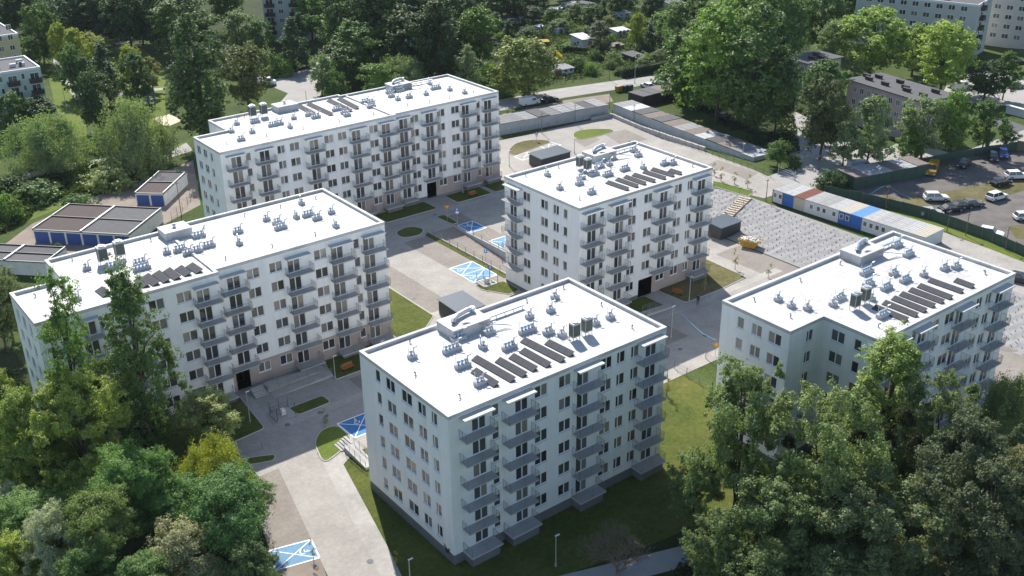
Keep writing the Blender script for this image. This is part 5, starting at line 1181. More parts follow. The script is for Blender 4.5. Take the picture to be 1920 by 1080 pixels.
# allotment huts: (label, near roof corner, foot row, left corner, right corner, wall, roof, openings)
for lab, N, by, L_, R_, wl, rf, lf, rg in (
    ('white garden house with red garage door and grey roof', (1036, 133), 146, (1018, 127), (1076, 126), 'old_white', 'felt_pale', None, [(1, [(.06, .42)], .05, 2.0, 'brick_red'), (1, [(.55, .7), (.8, .95)], .9, 1.1)]),
    ('white garden hut with blue-grey roof beside a thin pine', (1092, 74), 91, (1071, 66), (1114, 71), 'old_white', 'tin', [(1, [(.55, .75)], .9, 1.0)], [(1, [(.5, .8)], .1, 1.9, 'wood_old')]),
    ('small pale green garden hut with dark door', (1044, 54), 66, (1030, 50), (1059, 52), 'block_green', 'felt_pale', [(1, [(.3, .6)], .9, 1.0)], [(1, [(.3, .75)], .1, 1.9, 'door_dark')]),
    ('garden house with dark ridged roof at the wood edge', (972, 38), 46, (944, 31), (986, 33), 'old_white', 'felt_grey', [(1, [(.6, .75)], .9, 1.0)], [(1, [(.3, .7)], .1, 1.9, 'brick_red')]),
    ('white far cottage with grey roof and blue window', (1160, 26), 36, (1152, 22), (1182, 24), 'old_white', 'tin', None, [(1, [(.15, .35), (.6, .8)], .9, 1.0)]),
    ('garden hut with open porch and metal roof', (1158, 59), 70, (1143, 54), (1182, 56), 'old_white', 'tin', None, [(1, [(.1, .3), (.4, .6), (.7, .9)], .6, 1.4, 'wood_old')]),
    ('brick garden hut with bright metal roof', (1237, 68), 82, (1222, 62), (1264, 64), 'brick_red', 'tin', None, [(1, [(.3, .6)], .9, 1.0)]),
    ('low garden shed with flat grey roof near the road hedge', (1186, 106), 115, (1167, 100), (1207, 102), 'brick_dark', 'felt_grey', None, [(1, [(.3, .6)], .1, 1.8, 'wood')]),
    ('pinkish low roof shed between shrubs', (1142, 88), 95, (1133, 84), (1170, 83), 'brick_red', 'rust', None, [(1, [(.4, .7)], .1, 1.6, 'wood_old')]),
    ('brown garden shed by the far trees', (1044, 18), 25, (1036, 14), (1054, 14), 'brick_red', 'tin', None, [(1, [(.3, .7)], .1, 1.8, 'wood_old')]),
    ('far grey shed roof behind the allotments', (1068, 10), 17, (1054, 6), (1092, 6), 'old_white', 'felt_pale', None, [(1, [(.3, .6)], .8, 1.0)]),
    ('far dark shed at the top of the allotments', (1104, 8), 16, (1092, 2), (1114, 5), 'old_white', 'felt_grey', None, [(1, [(.3, .6)], .8, 1.0)]),
    ('far grey house beyond the allotments', (1258, 8), 18, (1244, 2), (1290, 4), 'old_white', 'felt_grey', None, [(1, cols(3, .15), .8, 1.1)]),
    ('tiny white greenhouse with domed look in the allotments', (1010, 50), 55, (1003, 48), (1020, 48), 'rubble_white', 'rubble_white', None, [(1, [(.3, .6)], .3, 1.2)]),
    ('small wooden woodshed beside the brick hut', (1226, 70), 80, (1222, 68), (1234, 68), 'old_white', 'felt_grey', None, [(1, [(.3, .6)], .1, 1.6, 'wood_old')]),
    ('white garden shed behind the street trees far right', (1885, 196), 212, (1868, 190), (1925, 206), 'old_white', 'rubble_white', None, None)):
    h = house('garden_house', lab, 'garden hut', N, by, L_, R_, wl, rf, lf, rg, over=.3, slope=.05)
    if 'red garage' in lab: roof_boxes(h, [(.3, .6)], 'brick_dark', (.5, .5, 1.1))

# bin shelters with ribbed roofs
def shelter(label, c, lx, ly, rz=0.0, h=2.5, mono=.25):
    t = thing('bin_shelter', label, 'bin shelter', (c[0], c[1], hgt(*c)), rz)
    b = MB(); b.box(-lx/2, lx/2, -ly/2, -ly/2+.08, .1, h-.25); b.box(-lx/2, -lx/2+.08, -ly/2+.08, ly/2, .1, h-.25); b.box(lx/2-.08, lx/2, -ly/2+.08, ly/2, .1, h-.25); b.box(-lx/2+.08, lx/2-.08, ly/2-.08, ly/2, .1, h-.25); b.build('cladding', 'metal_dark', t)
    for k in range(9): 
        z = .3+k*.22; MB().box(-lx/2-.02, lx/2+.02, -ly/2-.03, -ly/2, z, z+.15).build('slat', 'metal_dark', t); MB().box(-lx/2-.03, -lx/2, -ly/2, ly/2, z, z+.15).build('slat', 'metal_dark', t)
    b = MB(); b.v = [(-lx/2-.2, -ly/2-.2, h-.2), (lx/2+.2, -ly/2-.2, h-.2), (lx/2+.2, ly/2+.2, h-.2+mono), (-lx/2-.2, ly/2+.2, h-.2+mono)]; b.v += [(x, y, z+.1) for x, y, z in b.v]
    b.f = [[4, 5, 6, 7], [3, 2, 1, 0], [0, 1, 5, 4], [1, 2, 6, 5], [2, 3, 7, 6], [3, 0, 4, 7]]; b.m = [0]*6; ro = b.build('roof', 'metal_roof', t)
    n = int(lx/.3)
    for i in range(n):
        x = -lx/2+i*lx/(n-1); q = MB(); q.v = [(x-.03, -ly/2-.2, h-.095), (x+.03, -ly/2-.2, h-.095), (x+.03, ly/2+.2, h-.095+mono), (x-.03, ly/2+.2, h-.095+mono)]; q.v += [(a, b_, z+.05) for a, b_, z in q.v]
        q.f = [[4, 5, 6, 7], [0, 1, 5, 4], [1, 2, 6, 5], [2, 3, 7, 6], [3, 0, 4, 7]]; q.m = [0]*5; q.build('rib', 'metal_roof', ro)
p = [G(720+a/4.91, 380+b/4.91, 2.5) for a, b in ((510, 900), (710, 815), (910, 930))]
shelter('dark bin shelter with ribbed grey roof at the yard edge behind the front block', ((p[0][0]+p[2][0])/2, (p[0][1]+p[2][1])/2), abs(p[1][0]-p[0][0]), abs(p[1][1]-p[2][1]))
p = G(1352, 438, .0); shelter('dark bin shelter beside the yellow skip and wooden stairs', (p[0], p[1]-.4), 5.2, 3.6)
p = G(1024, 308, .0); shelter('dark long bin shelter in the back court', (p[0]+1, p[1]), 8.0, 4.2)

# site cabins in a row on the embankment top
def cabins():
    a, c = Vector(G(1447, 379)[:2]), Vector(G(1645, 444)[:2]); d = (c-a).normalized(); L = (c-a).length; w = 2.42; rz = math.atan2(d.y, d.x)
    spec = [('cabin_white', 'cabin_roof', 2, 'white site cabin with red corner posts'), ('cabin_blue', 'cabin_roof', 0, 'plain blue site container with no window'), ('cabin_cream', 'rust_red', 0, 'cream site container with rusty roof'), ('cabin_white', 'cabin_roof', 1, 'white site cabin with one low window beside the rusty roof'),
            ('cabin_white', 'cabin_roof', 2, 'white site cabin with two windows, second past the rusty roof'), ('cabin_white', 'cabin_roof', 1, 'white site cabin touching the blue cabin'), ('cabin_blue', 'cabin_cream', 2, 'blue site cabin with two white windows and cream roof'), ('cabin_blue', 'tarp_blue', 0, 'blue container heaped with blue sheeting'),
            ('cabin_white', 'cabin_roof', 2, 'white two-window cabin just past the blue sheeting'), ('cabin_white', 'cabin_roof', 2, 'white two-window cabin, second past the blue sheeting'), ('cabin_white', 'cabin_roof', 1, 'white cabin with one dark window near the row end'), ('cabin_white', 'cabin_roof', 0, 'white cabin without window, next to last'), ('cabin_white', 'cabin_cream', 0, 'last white cabin with pale timber on its roof')]
    for i, (m, rf, nw, lab) in enumerate(spec):
        p = a+d*(i*w); n = Vector((-d.y, d.x)); dep = 5.9
        t = thing('site_cabin', lab, 'site cabin', (p.x, p.y, hgt(p.x, p.y)+.03), rz, 'site cabins above the embankment')
        MB().box(.04, w-.04, 0, dep, .14, 2.5).build('wall', m, t); ro = MB().box(.0, w-.0, -.08, dep+.05, 2.5, 2.62).build('roof', rf, t)
        for k in range(5): MB().box(.1+k*.5, .16+k*.5, -.06, dep, 2.62, 2.66).build('rib', rf, ro)
        for x in (.0, w-.14): MB().box(x, x+.14, -.06, .06, .14, 2.5).build('corner_post', 'brick_red' if i == 0 else m, t)
        MB().box(.0, w, -.05, dep, 0, .14).build('base_frame', 'metal_dark', t)
        for k in range(nw):
            x = w*(k+.5)/nw-.4 if nw > 1 else w*.45; o = MB().box(x, x+.8, -.04, 0, 1.1, 2.05).build('window', 'frame_white', t); MB().box(x+.08, x+.72, -.05, -.04, 1.18, 1.97).build('pane', 'glass', o)
cabins()
def site_stairs():
    a, c = Vector(G(1352, 418)), Vector(G(1400, 372)); t = thing('site_stairs', 'rough wooden stairs climbing the grey embankment', 'stairs', tuple(a)); d = c-a; hd = Vector((d.x, d.y)); L = hd.length; hd /= L; sd = Vector((-hd.y, hd.x)); n = 13
    t.rotation_euler = (0, 0, math.atan2(hd.y, hd.x))
    for i in range(n):
        x = L*i/n; z = (c.z-a.z)*(i+1)/n+.25; MB().box(x, x+.55, -1.0, 1.0, z, z+.07).build('step', 'wood', t)
    for s in (-1.05, 1.0):
        b = MB(); b.v = [(0, s, 0), (L, s, d.z), (L, s, d.z+.35), (0, s, .35), (0, s+.06, 0), (L, s+.06, d.z), (L, s+.06, d.z+.35), (0, s+.06, .35)]; b.f = [[0, 1, 2, 3], [7, 6, 5, 4], [3, 2, 6, 7], [0, 4, 5, 1], [1, 5, 6, 2], [3, 7, 4, 0]]; b.m = [0]*6; b.build('stringer', 'wood', t)
        MB().tube([(0, s, 1.3), (L, s, d.z+1.3)], .05, 4).build('handrail', 'wood', t)
        for k in range(4): x = L*k/3.0; MB().box(x-.05, x+.05, s, s+.08, d.z*k/3, d.z*k/3+1.3).build('post', 'wood', t)
site_stairs()
def skip():
    u, v, z = G(1405, 463); t = thing('waste_skip', 'yellow waste skip heaped with pale rubble', 'skip', (u, v, z+.04), -1.2)
    b = MB(); P = [(-1.1, -.8), (1.1, -.8), (1.1, .8), (-1.1, .8)]; Q = [(-1.9, -.95), (1.9, -.95), (1.9, .95), (-1.9, .95)]
    b.v = [(x, y, .1) for x, y in P]+[(x, y, 1.45) for x, y in Q]+[(x*.95, y*.92, 1.45) for x, y in Q]+[(x*.95, y*.92, 1.15) for x, y in Q]
    b.f = [[3, 2, 1, 0]]+[[i, (i+1) % 4, 4+(i+1) % 4, 4+i] for i in range(4)]+[[4+i, 4+(i+1) % 4, 8+(i+1) % 4, 8+i] for i in range(4)]+[[8+i, 8+(i+1) % 4, 12+(i+1) % 4, 12+i] for i in range(4)]; b.m = [0]*len(b.f); b.build('tub', 'plastic_yellow', t)
    b = MB(); b.box(-1.95, 1.95, -1.0, -.95, 1.32, 1.45); b.box(-1.95, 1.95, .95, 1.0, 1.32, 1.45); b.build('rim', 'plastic_yellow', t)
    for s in (-.6, .6): MB().tube([(s, -.98, .8), (s, -1.12, .8)], .06, 6).build('lug', 'metal_dark', t)
    rn = random.Random(2); b = MB()
    for k in range(70):
        x, y = rn.uniform(-1.6, 1.6), rn.uniform(-.75, .75); s = rn.uniform(.15, .4); z0 = 1.1+.45*(1-(x/1.8)**2)*rn.uniform(.3, 1); b.box(x-s/2, x+s/2, y-s/3, y+s/3, z0, z0+s*.5, rz=rn.uniform(0, 3))
    tag(b.build('rubble', 'rubble_white', t), kind='stuff')
skip()
# green sheet fence round the gravel car park
def panel_fence(label, pts, h, m, step=2.5, name='sheet_fence'):
    P = [Vector(G(*p)) for p in pts]; t = thing(name, label, 'fence', tuple(P[0])); o = P[0]; rn = random.Random(len(pts)+int(pts[0][0]))
    for a, c in zip(P[:-1], P[1:]):
        n = max(1, round((c-a).length/step))
        for i in range(n):
            p, q = a.lerp(c, i/n)-o, a.lerp(c, (i+1)/n)-o; d = Vector((q.x-p.x, q.y-p.y)).normalized(); k = Vector((-d.y, d.x, 0))*rn.uniform(-.06, .06); s = Vector((-d.y, d.x, 0))*.02
            hh = h+rn.uniform(-.1, .08); b = MB(); Q = [p+k-s, q-k-s, q-k+s, p+k+s]; b.v = [tuple(x+Vector((0, 0, .03))) for x in Q]+[tuple(x+Vector((0, 0, hh))) for x in Q]
            b.f = [[0, 1, 5, 4], [1, 2, 6, 5], [2, 3, 7, 6], [3, 0, 4, 7], [4, 5, 6, 7]]; b.m = [0]*5; b.build('panel', m, t)
            MB().box(p.x-.05, p.x+.05, p.y-.05, p.y+.05, p.z, p.z+h+.15).build('post', 'wood_pole', t)
panel_fence('dark green sheet fence between site cabins and gravel car park', [(1545, 366), (1640, 384), (1740, 410), (1840, 446), (1945, 492)], 1.9, 'green_sheet')
panel_fence('green sheet fence at the street side of the gravel car park', [(1738, 320), (1700, 318), (1790, 300), (1905, 282)][1:], 1.9, 'green_sheet')
panel_fence('short brown fence closing the gravel car park corner', [(1905, 282), (1950, 290)], 2.2, 'wood_old')
# wire mesh fences
def mesh_fence(label, pts, h=1.2, step=2.5, world=False, bars=True, col='railing'):
    P = [Vector((*p, hgt(*p)+.04)) if world else Vector(G(*p)) for p in pts]; t = thing('wire_fence', label, 'fence', tuple(P[0])); o = P[0]
    for a, c in zip(P[:-1], P[1:]):
        n = max(1, round((c-a).length/step))
        for i in range(n+1):
            p = a.lerp(c, i/n)-o; MB().box(p.x-.035, p.x+.035, p.y-.035, p.y+.035, p.z, p.z+h+.1).build('post', col, t)
            if i == n: continue
            q = a.lerp(c, (i+1)/n)-o; b = MB()
            for z in (.08, h*.5, h): b.tube([p+Vector((0, 0, z)), q+Vector((0, 0, z))], .014, 4, cap=False)
            k = int((q-p).length/.16)
            if bars:
                for j in range(1, k): x = p.lerp(q, j/k); b.tube([x+Vector((0, 0, .08)), x+Vector((0, 0, h))], .006, 3, cap=False)
            b.build('mesh_panel', col, t)
mesh_fence('wire fence along the sunken garage ramp', [(98.0, 129), (98.0, 154)], 1.2, world=True)
mesh_fence('wire fence on top of the ramp retaining wall', [(103.55, 129), (103.55, 152)], 1.0, world=True)
mesh_fence('wire fence between the estate lawn and the paved yard', [(97.4, 90), (97.0, 82.5), (96.8, 77)], 1.2, world=True)
mesh_fence('low railing on the wall by the notched block', [(1323, 672), (1345, 688)], 1.0)
mesh_fence('wire fence before the long pale garage row', [(941, 258), (1110, 226), (1148, 219)], 1.5, bars=False)
mesh_fence('wire fence before the patchwork garage row', [(1148, 219), (1310, 283), (1445, 334)], 1.5, bars=False)
mesh_fence('wire fence between blue garages and the longest block', [(372, 352), (352, 382), (322, 412)], 1.4, bars=False)
mesh_fence('railing beside the shaded hedge island', [(441, 858), (492, 842)], 1.0)
mesh_fence('allotment fence along the main road', [(1010, 162), (1075, 155), (1140, 148)], 1.2, bars=False)
# concrete block retaining wall behind the back court
def block_wall(label, pts, h=.85):
    P = [Vector(G(*p)) for p in pts]; t = thing('block_wall', label, 'wall', tuple(P[0])); o = P[0]; rn = random.Random(6)
    for a, c in zip(P[:-1], P[1:]):
        n = round((c-a).length/1.25); d = (c-a).normalized(); rz = math.atan2(d.y, d.x); L = (c-a).length/n
        for i in range(n):
            p = a.lerp(c, (i+.5)/n)-o; link('block', cached(('blk', round(L, 2)), lambda: MB().box(-L/2+.02, L/2-.02, -.3, .3, -.3, h).mesh('block', 'concrete')), t, (p.x+rn.uniform(-.04, .04), p.y, p.z+rn.uniform(-.03, .03)), rz)
block_wall('low wall of concrete blocks curving round the back court', [(1108, 226), (1147, 219), (1200, 242), (1322, 283)])
# wheelchair ramp and steps of the long block
def access_ramp(label, org, rz, L, rise=.8, rows=2, W=1.5):
    t = thing('access_ramp', label, 'ramp', org, rz)
    for r in range(rows):
        y = -r*(W+.25); z0, z1 = (rise, rise*.5) if r == 0 else (rise*.5, 0.03)
        b = MB(); b.v = [(0, y, 0), (L, y, 0), (L, y-W, 0), (0, y-W, 0)]; zz = (z0, z1, z1, z0) if r == 0 else (z1, z0, z0, z1)
        b.v += [(x, yy, z) for (x, yy, _), z in zip(b.v, zz)]; b.f = [[4, 7, 6, 5], [0, 1, 5, 4], [1, 2, 6, 5], [2, 3, 7, 6], [3, 0, 4, 7]]; b.m = [0]*5; b.build('deck', 'concrete', t)
        for yy in (y-.05, y-W+.05):
            q = MB()
            for hh in (.5, .75, 1.0): q.tube([(0, yy, zz[0]+hh), (L, yy, zz[1]+hh)], .022, 5)
            k = int(L/1.3)
            for i in range(k+1): x = L*i/k; z = zz[0]+(zz[1]-zz[0])*i/k; q.box(x-.02, x+.02, yy-.02, yy+.02, z, z+1.0)
            q.build('handrail', 'railing', t)
    b = MB()
    for i in range(5): b.box(-2.0, -.1, -.35*(i+1)-.1, -.35*i-.1, 0, rise*(1-i/5))
    b.build('steps', 'concrete', t)
access_ramp('long wheelchair ramp with handrails before the taupe ground floor', (49.6, 121.6, .03), 0, 9.0)
access_ramp('short wheelchair ramp with white rail at the side of the front block', (52.2, 101.2, .03), -math.pi/2, 5.2, .7, 1)
access_ramp('narrow wheelchair ramp before the dark passage', (105.6, 105.0, .03), -.05, 5.5, .5, 1, 1.2)
# pens for waste bins
def pen(label, c, rz=0.0):
    t = thing('bin_pen', label, 'bin pen', (*c, .04), rz); MB().box(-1.4, 1.4, -1.2, 1.2, 0, .12).build('slab', 'concrete', t)
    for x, y in ((-1.3, -1.1), (1.3, -1.1), (1.3, 1.1), (-1.3, 1.1), (0, 1.1)): MB().box(x-.03, x+.03, y-.03, y+.03, .12, 1.9).build('post', 'metal_dark', t)
    for (x0, y0), (x1, y1) in (((-1.3, -1.1), (-1.3, 1.1)), ((-1.3, 1.1), (1.3, 1.1)), ((-1.3, -1.1), (.2, -1.1))):
        b = MB()
        for z in (.5, 1.0): b.tube([(x0, y0, z), (x1, y1, z)], .02, 4)
        n = 12
        for i in range(n): x, y = x0+(x1-x0)*i/n, y0+(y1-y0)*i/n; b.tube([(x, y, .12), (x, y, 1.0)], .008, 3)
        b.build('rail', 'metal_dark', t)
    MB().box(-.3, .3, -.3, .3, .12, .95, top=(.04, .04)).build('bin', 'rubble_white', t)
pen('small railed bin pen on the shaded court', (48.6, 113.7)); pen('small railed bin pen beside the pale blue bays', (93.6, 129.2))
# lamp posts, wooden poles
def lamp(px, py, ty, label, col='lamp_pole', arm=True, name='street_lamp', cat='street lamp', group='street lamps'):
    u, v, z = G(px, py); H = max(3.5, z_over(u, v, ty)-z); t = thing(name, label, cat, (u, v, z), 0, group)
    MB().tube([(0, 0, 0), (0, 0, H*.5), (0, 0, H)], [.09, .07, .05], 7).build('pole', col, t)
    if arm: MB().box(-.1, .5, -.10, .10, H, H+.07, top=(.05, .03)).build('lamp_head', 'lamp_head', t); MB().tube([(0, 0, 0), (0, 0, .35)], .13, 7).build('base', col, t)
    else: MB().box(-.5, .5, -.05, .05, H-.5, H-.4).build('crossbar', col, t); MB().tube([(-.4, 0, H-.4), (-.4, 0, H-.22)], .04, 5).build('insulator', 'lamp_head', t)
for px, py, ty, lab in ((469, 792, 735, 'lamp post on the lawn below the poplars'), (629, 712, 668, 'lamp post beside the orange bench'), (1292, 566, 520, 'lamp post on the grass beside the embankment block'), (770, 1100, 1056, 'lamp post on the lawn beside the footpath'), (1042, 1062, 1005, 'lamp post on the dark lawn before the front block'),
                         (1258, 635, 575, 'site lamp on the shaded street'), (955, 312, 290, 'lamp post beside the back court bays'), (1077, 288, 270, 'lamp post near the back bin shelter'), (1190, 156, 108, 'lamp post on the main road pavement'), (1392, 300, 280, 'lamp before the patchwork garages'), (868, 362, 318, 'lamp before the longest block'), (575, 194, 170, 'lamp at the side road bend'),
                         (125, 205, 152, 'lamp post on the park lawn'), (718, 690, 640, 'lamp at the corner of the long block lawn')):
    lamp(px, py, ty, lab)
for px, py, ty, lab in ((1016, 250, 210, 'wooden pole behind the long pale garages'), (1078, 232, 195, 'wooden pole in front of the long pale garages'), (1188, 232, 195, 'wooden pole before the patchwork garages'), (1143, 205, 172, 'wooden pole at the corner of the two garage rows'), (1535, 320, 296, 'white pole by the yard gate'),
                         (1660, 392, 346, 'wooden pole with blue cables at the green fence'), (1810, 442, 398, 'wooden pole among the fence verge weeds'), (1884, 468, 425, 'wooden pole near the white car'), (1775, 434, 392, 'metal pole beside the green fence'), (340, 402, 340, 'wooden pole next to the short garages'), (1436, 378, 334, 'thin pole beside the first site cabin'), (1143, 150, 85, 'tall pole on the allotment pavement')):
    lamp(px, py, ty, lab, 'wood_pole', False, 'utility_pole', 'pole', 'utility poles')
# traffic signs
def sign(px, py, ty, label, kind):
    u, v, z = G(px, py); H = max(2.2, z_over(u, v, ty)-z); t = thing('traffic_sign', label, 'sign', (u, v, z), -R(38)); MB().tube([(0, 0, 0), (0, 0, H)], .035, 6).build('pole', 'lamp_pole', t)
    if kind == 'yield':
        b = MB(); b.v = [(-.5, -.05, H), (.5, -.05, H), (0, -.05, H-.85), (-.5, -.08, H), (.5, -.08, H), (0, -.08, H-.85)]; b.f = [[3, 5, 4], [0, 1, 2], [0, 3, 4, 1], [1, 4, 5, 2], [2, 5, 3, 0]]; b.m = [0]*5; p = b.build('sign_plate', 'orange_paint', t)
        b = MB(); b.face([(-.3, -.085, H-.12), (0, -.085, H-.62), (.3, -.085, H-.12)]); b.build('sign_field', 'yellow_paint', p)
    else:
        p = MB().box(-.3, .3, -.08, -.05, H-.6, H).build('sign_plate', 'cabin_blue', t)
        b = MB(); y = -.085; b.box(-.14, -.05, y-.004, y, H-.5, H-.1); b.box(-.05, .12, y-.004, y, H-.17, H-.1); b.box(-.05, .12, y-.004, y, H-.36, H-.29); b.box(.07, .15, y-.004, y, H-.32, H-.14); b.build('letter', 'white_paint', p)
        if kind == 'dis': MB().box(-.3, .3, -.08, -.05, H-1.05, H-.66).build('sub_plate', 'white_paint', t)
sign(839, 415, 385, 'orange give-way sign on the shaded court', 'yield'); sign(858, 423, 390, 'blue parking sign with white plate beside the dark blue bay', 'dis'); sign(911, 492, 468, 'blue parking sign on the ramp fence', 'P'); sign(919, 522, 500, 'blue parking sign beside the pale blue bays', 'P'); sign(1341, 668, 646, 'orange give-way sign by the notched block', 'yield')
sign(1006, 265, 252, 'parking sign beside the dry oval lawn', 'dis')
# benches
def bench(c, rz, label):
    t = thing('park_bench', label, 'bench', (*c, hgt(*c)+.1), rz)
    for k in range(4): MB().box(-.95, .95, -.25+k*.13, -.14+k*.13, .42, .47).build('seat_slat', 'bench_wood', t)
    for k in range(3): MB().box(-.95, .95, .28+k*.04, .32+k*.04, .55+k*.15, .67+k*.15).build('back_slat', 'bench_wood', t)
    for x in (-.75, .75): MB().box(x-.04, x+.04, -.22, .3, 0, .42).build('leg', 'metal_dark', t); MB().box(x-.03, x+.03, .3, .36, .40, .98).build('back_support', 'metal_dark', t)
bench((61.2, 118.6), .05, 'orange bench on the lawn before the taupe ground floor'); bench((114.6, 106.4), -1.2, 'orange bench on the grass beside the dark passage'); bench((115.6, 163.6), .1, 'orange bench before the longest block')
# yellow bins on the road, yellow canopy in the gardens, play frame
def road_bins():
    for (px, py), m, lab in (((1160, 172), 'plastic_yellow', 'yellow recycling bin at the main road'), ((1172, 171), 'metal_dark', 'dark recycling bin next to the yellow one'), ((1180, 170), 'metal_dark', 'second dark recycling bin at the main road')):
        u, v, z = G(px, py); t = thing('recycling_bin', lab, 'bin', (u, v, z+.03), 0); MB().box(-.75, .75, -.6, .6, .1, 1.3, top=(-.08, -.05)).build('body', m, t); MB().extr([(-.68, 1.3), (.68, 1.3), (.5, 1.55), (-.5, 1.55)], -.85, .85).build('lid', m, t)
        for x in (-.6, .6): MB().box(x-.06, x+.06, -.5, -.4, 0, .1).build('wheel', 'tyre', t)
road_bins()
def canopy_tent():
    u, v, z = G(1012, 90); t = thing('garden_awning', 'bright yellow awning between allotment hedges', 'awning', (u, v, z), -.5)
    b = MB(); b.face([(-3, -.9, 2.0), (3, -.9, 2.0), (2.6, .3, 2.6), (-2.6, .3, 2.6)]); b.face([(-2.6, .3, 2.6), (2.6, .3, 2.6), (3, 1.3, 2.0), (-3, 1.3, 2.0)]); b.build('cloth', 'yellow_paint', t)
    for x in (-2.8, 2.8):
        for y in (-.8, 1.2): MB().tube([(x, y, 0), (x, y, 2.02)], .04, 5).build('pole', 'lamp_pole', t)
canopy_tent()
def play_frame():
    u, v, z = G(280, 196); t = thing('play_frame', 'blue and green climbing frame on the park lawn', 'play frame', (u, v, z), .4)
    for x in (-1, 1):
        for y in (-1, 1): MB().box(x-.08, x+.08, y-.08, y+.08, 0, 3.2).build('post', 'cabin_blue', t)
    MB().box(-1, 1, -1, 1, 1.3, 1.42).build('platform', 'wood_old', t); b = MB(); b.extr([(-1.3, 3.1), (1.3, 3.1), (0, 4.1)], -1.3, 1.3); b.build('roof', 'green_sheet', t)
    b = MB(); b.v = [(1, -.4, 1.4), (4.0, -.4, .2), (4.0, .4, .2), (1, .4, 1.4), (1, -.4, 1.3), (4.0, -.4, .1), (4.0, .4, .1), (1, .4, 1.3)]; b.f = [[0, 1, 2, 3], [7, 6, 5, 4], [0, 4, 5, 1], [2, 6, 7, 3], [1, 5, 6, 2]]; b.m = [0]*5; b.build('slide', 'cabin_blue', t)
play_frame()
# yard gate, site mast, hoses, debris on the yard
def gate():
    a, c = Vector(G(1459, 325)), Vector(G(1490, 338)); t = thing('yard_gate', 'open white tube gate at the yard entrance', 'gate', tuple(a)); d = c-a
    for f in (0, 1): p = d*f; MB().box(p.x-.08, p.x+.08, p.y-.08, p.y+.08, p.z, p.z+1.7).build('post', 'lamp_pole', t)
    for z in (.5, 1.0, 1.4): MB().tube([Vector((0, 0, z)), d+Vector((0, 0, z))], .04, 5).build('bar', 'lamp_pole', t)
gate()
def hose(label, px, zs, m='hose_blue'):
    P = [Vector(G(x, y, z)) for (x, y), z in zip(px, zs)]; Q = []
    for i in range(len(P)-1):
        p0, p1, p2, p3 = P[max(0, i-1)], P[i], P[i+1], P[min(len(P)-1, i+2)]
        for k in range(8):
            t = k/8; Q.append(.5*((2*p1)+(p2-p0)*t+(2*p0-5*p1+4*p2-p3)*t*t+(3*p1-p0-3*p2+p3)*t**3))
    Q.append(P[-1]); o = MB().tube(Q, .03, 5).build('cable', m); tag(o, label, 'cable')
hose('thin blue cable sagging across the street to the notched block', [(1280, 590), (1295, 605), (1318, 625), (1343, 638)], [6, 4.6, 5.2, 8])
hose('blue hose lying along the lower path', [(1180, 1066), (1250, 1052), (1330, 1046), (1362, 1030)], [.9, .8, .8, .6])
hose('blue cable between poles at the green fence', [(1600, 360), (1625, 367), (1660, 349), (1690, 364), (1710, 372)], [3.0, 2.8, 6.5, 4, 3.6])
# person on the pavement
def person():
    u, v, z = G(1308, 572); t = thing('person', 'person in dark clothes walking on the shaded pavement', 'person', (u, v, z+.04), 2.2)
    me = bpy.data.meshes.new('body'); V = [(0, 0, .95), (0, 0, 1.2), (0, 0, 1.42), (0, 0, 1.52), (0, .02, 1.66), (.1, 0, .92), (.12, .12, .5), (.12, .08, .06), (.12, .22, .03), (-.1, 0, .92), (-.12, -.1, .5), (-.12, -.26, .08), (-.12, -.14, .03), (.2, 0, 1.4), (.26, -.08, 1.13), (.26, .06, .9), (-.2, 0, 1.4), (-.26, .08, 1.13), (-.26, .2, .93)]
    Ed = [(0, 1), (1, 2), (2, 3), (3, 4), (0, 5), (5, 6), (6, 7), (7, 8), (0, 9), (9, 10), (10, 11), (11, 12), (2, 13), (13, 14), (14, 15), (2, 16), (16, 17), (17, 18)]
    me.from_pydata(V, Ed, []); o = link('body', me, t); m = o.modifiers.new('skin', 'SKIN'); rr = [.15, .16, .17, .06, .11, .1, .075, .05, .045, .1, .075, .05, .045, .075, .055, .04, .075, .055, .04]
    for i, r in enumerate(rr): me.skin_vertices[0].data[i].radius = (r, r*.85)
    me.skin_vertices[0].data[0].use_root = True; o.modifiers.new('sub', 'SUBSURF').render_levels = 1; me.materials.append(MAT['clothes_navy'])
    b = MB(); b.tube([(0, 0, 1.60), (0, 0, 1.66), (0, 0, 1.75), (0, 0, 1.79)], [.09, .118, .10, .03], 8); b.build('hair', 'wood_old', t)
person()
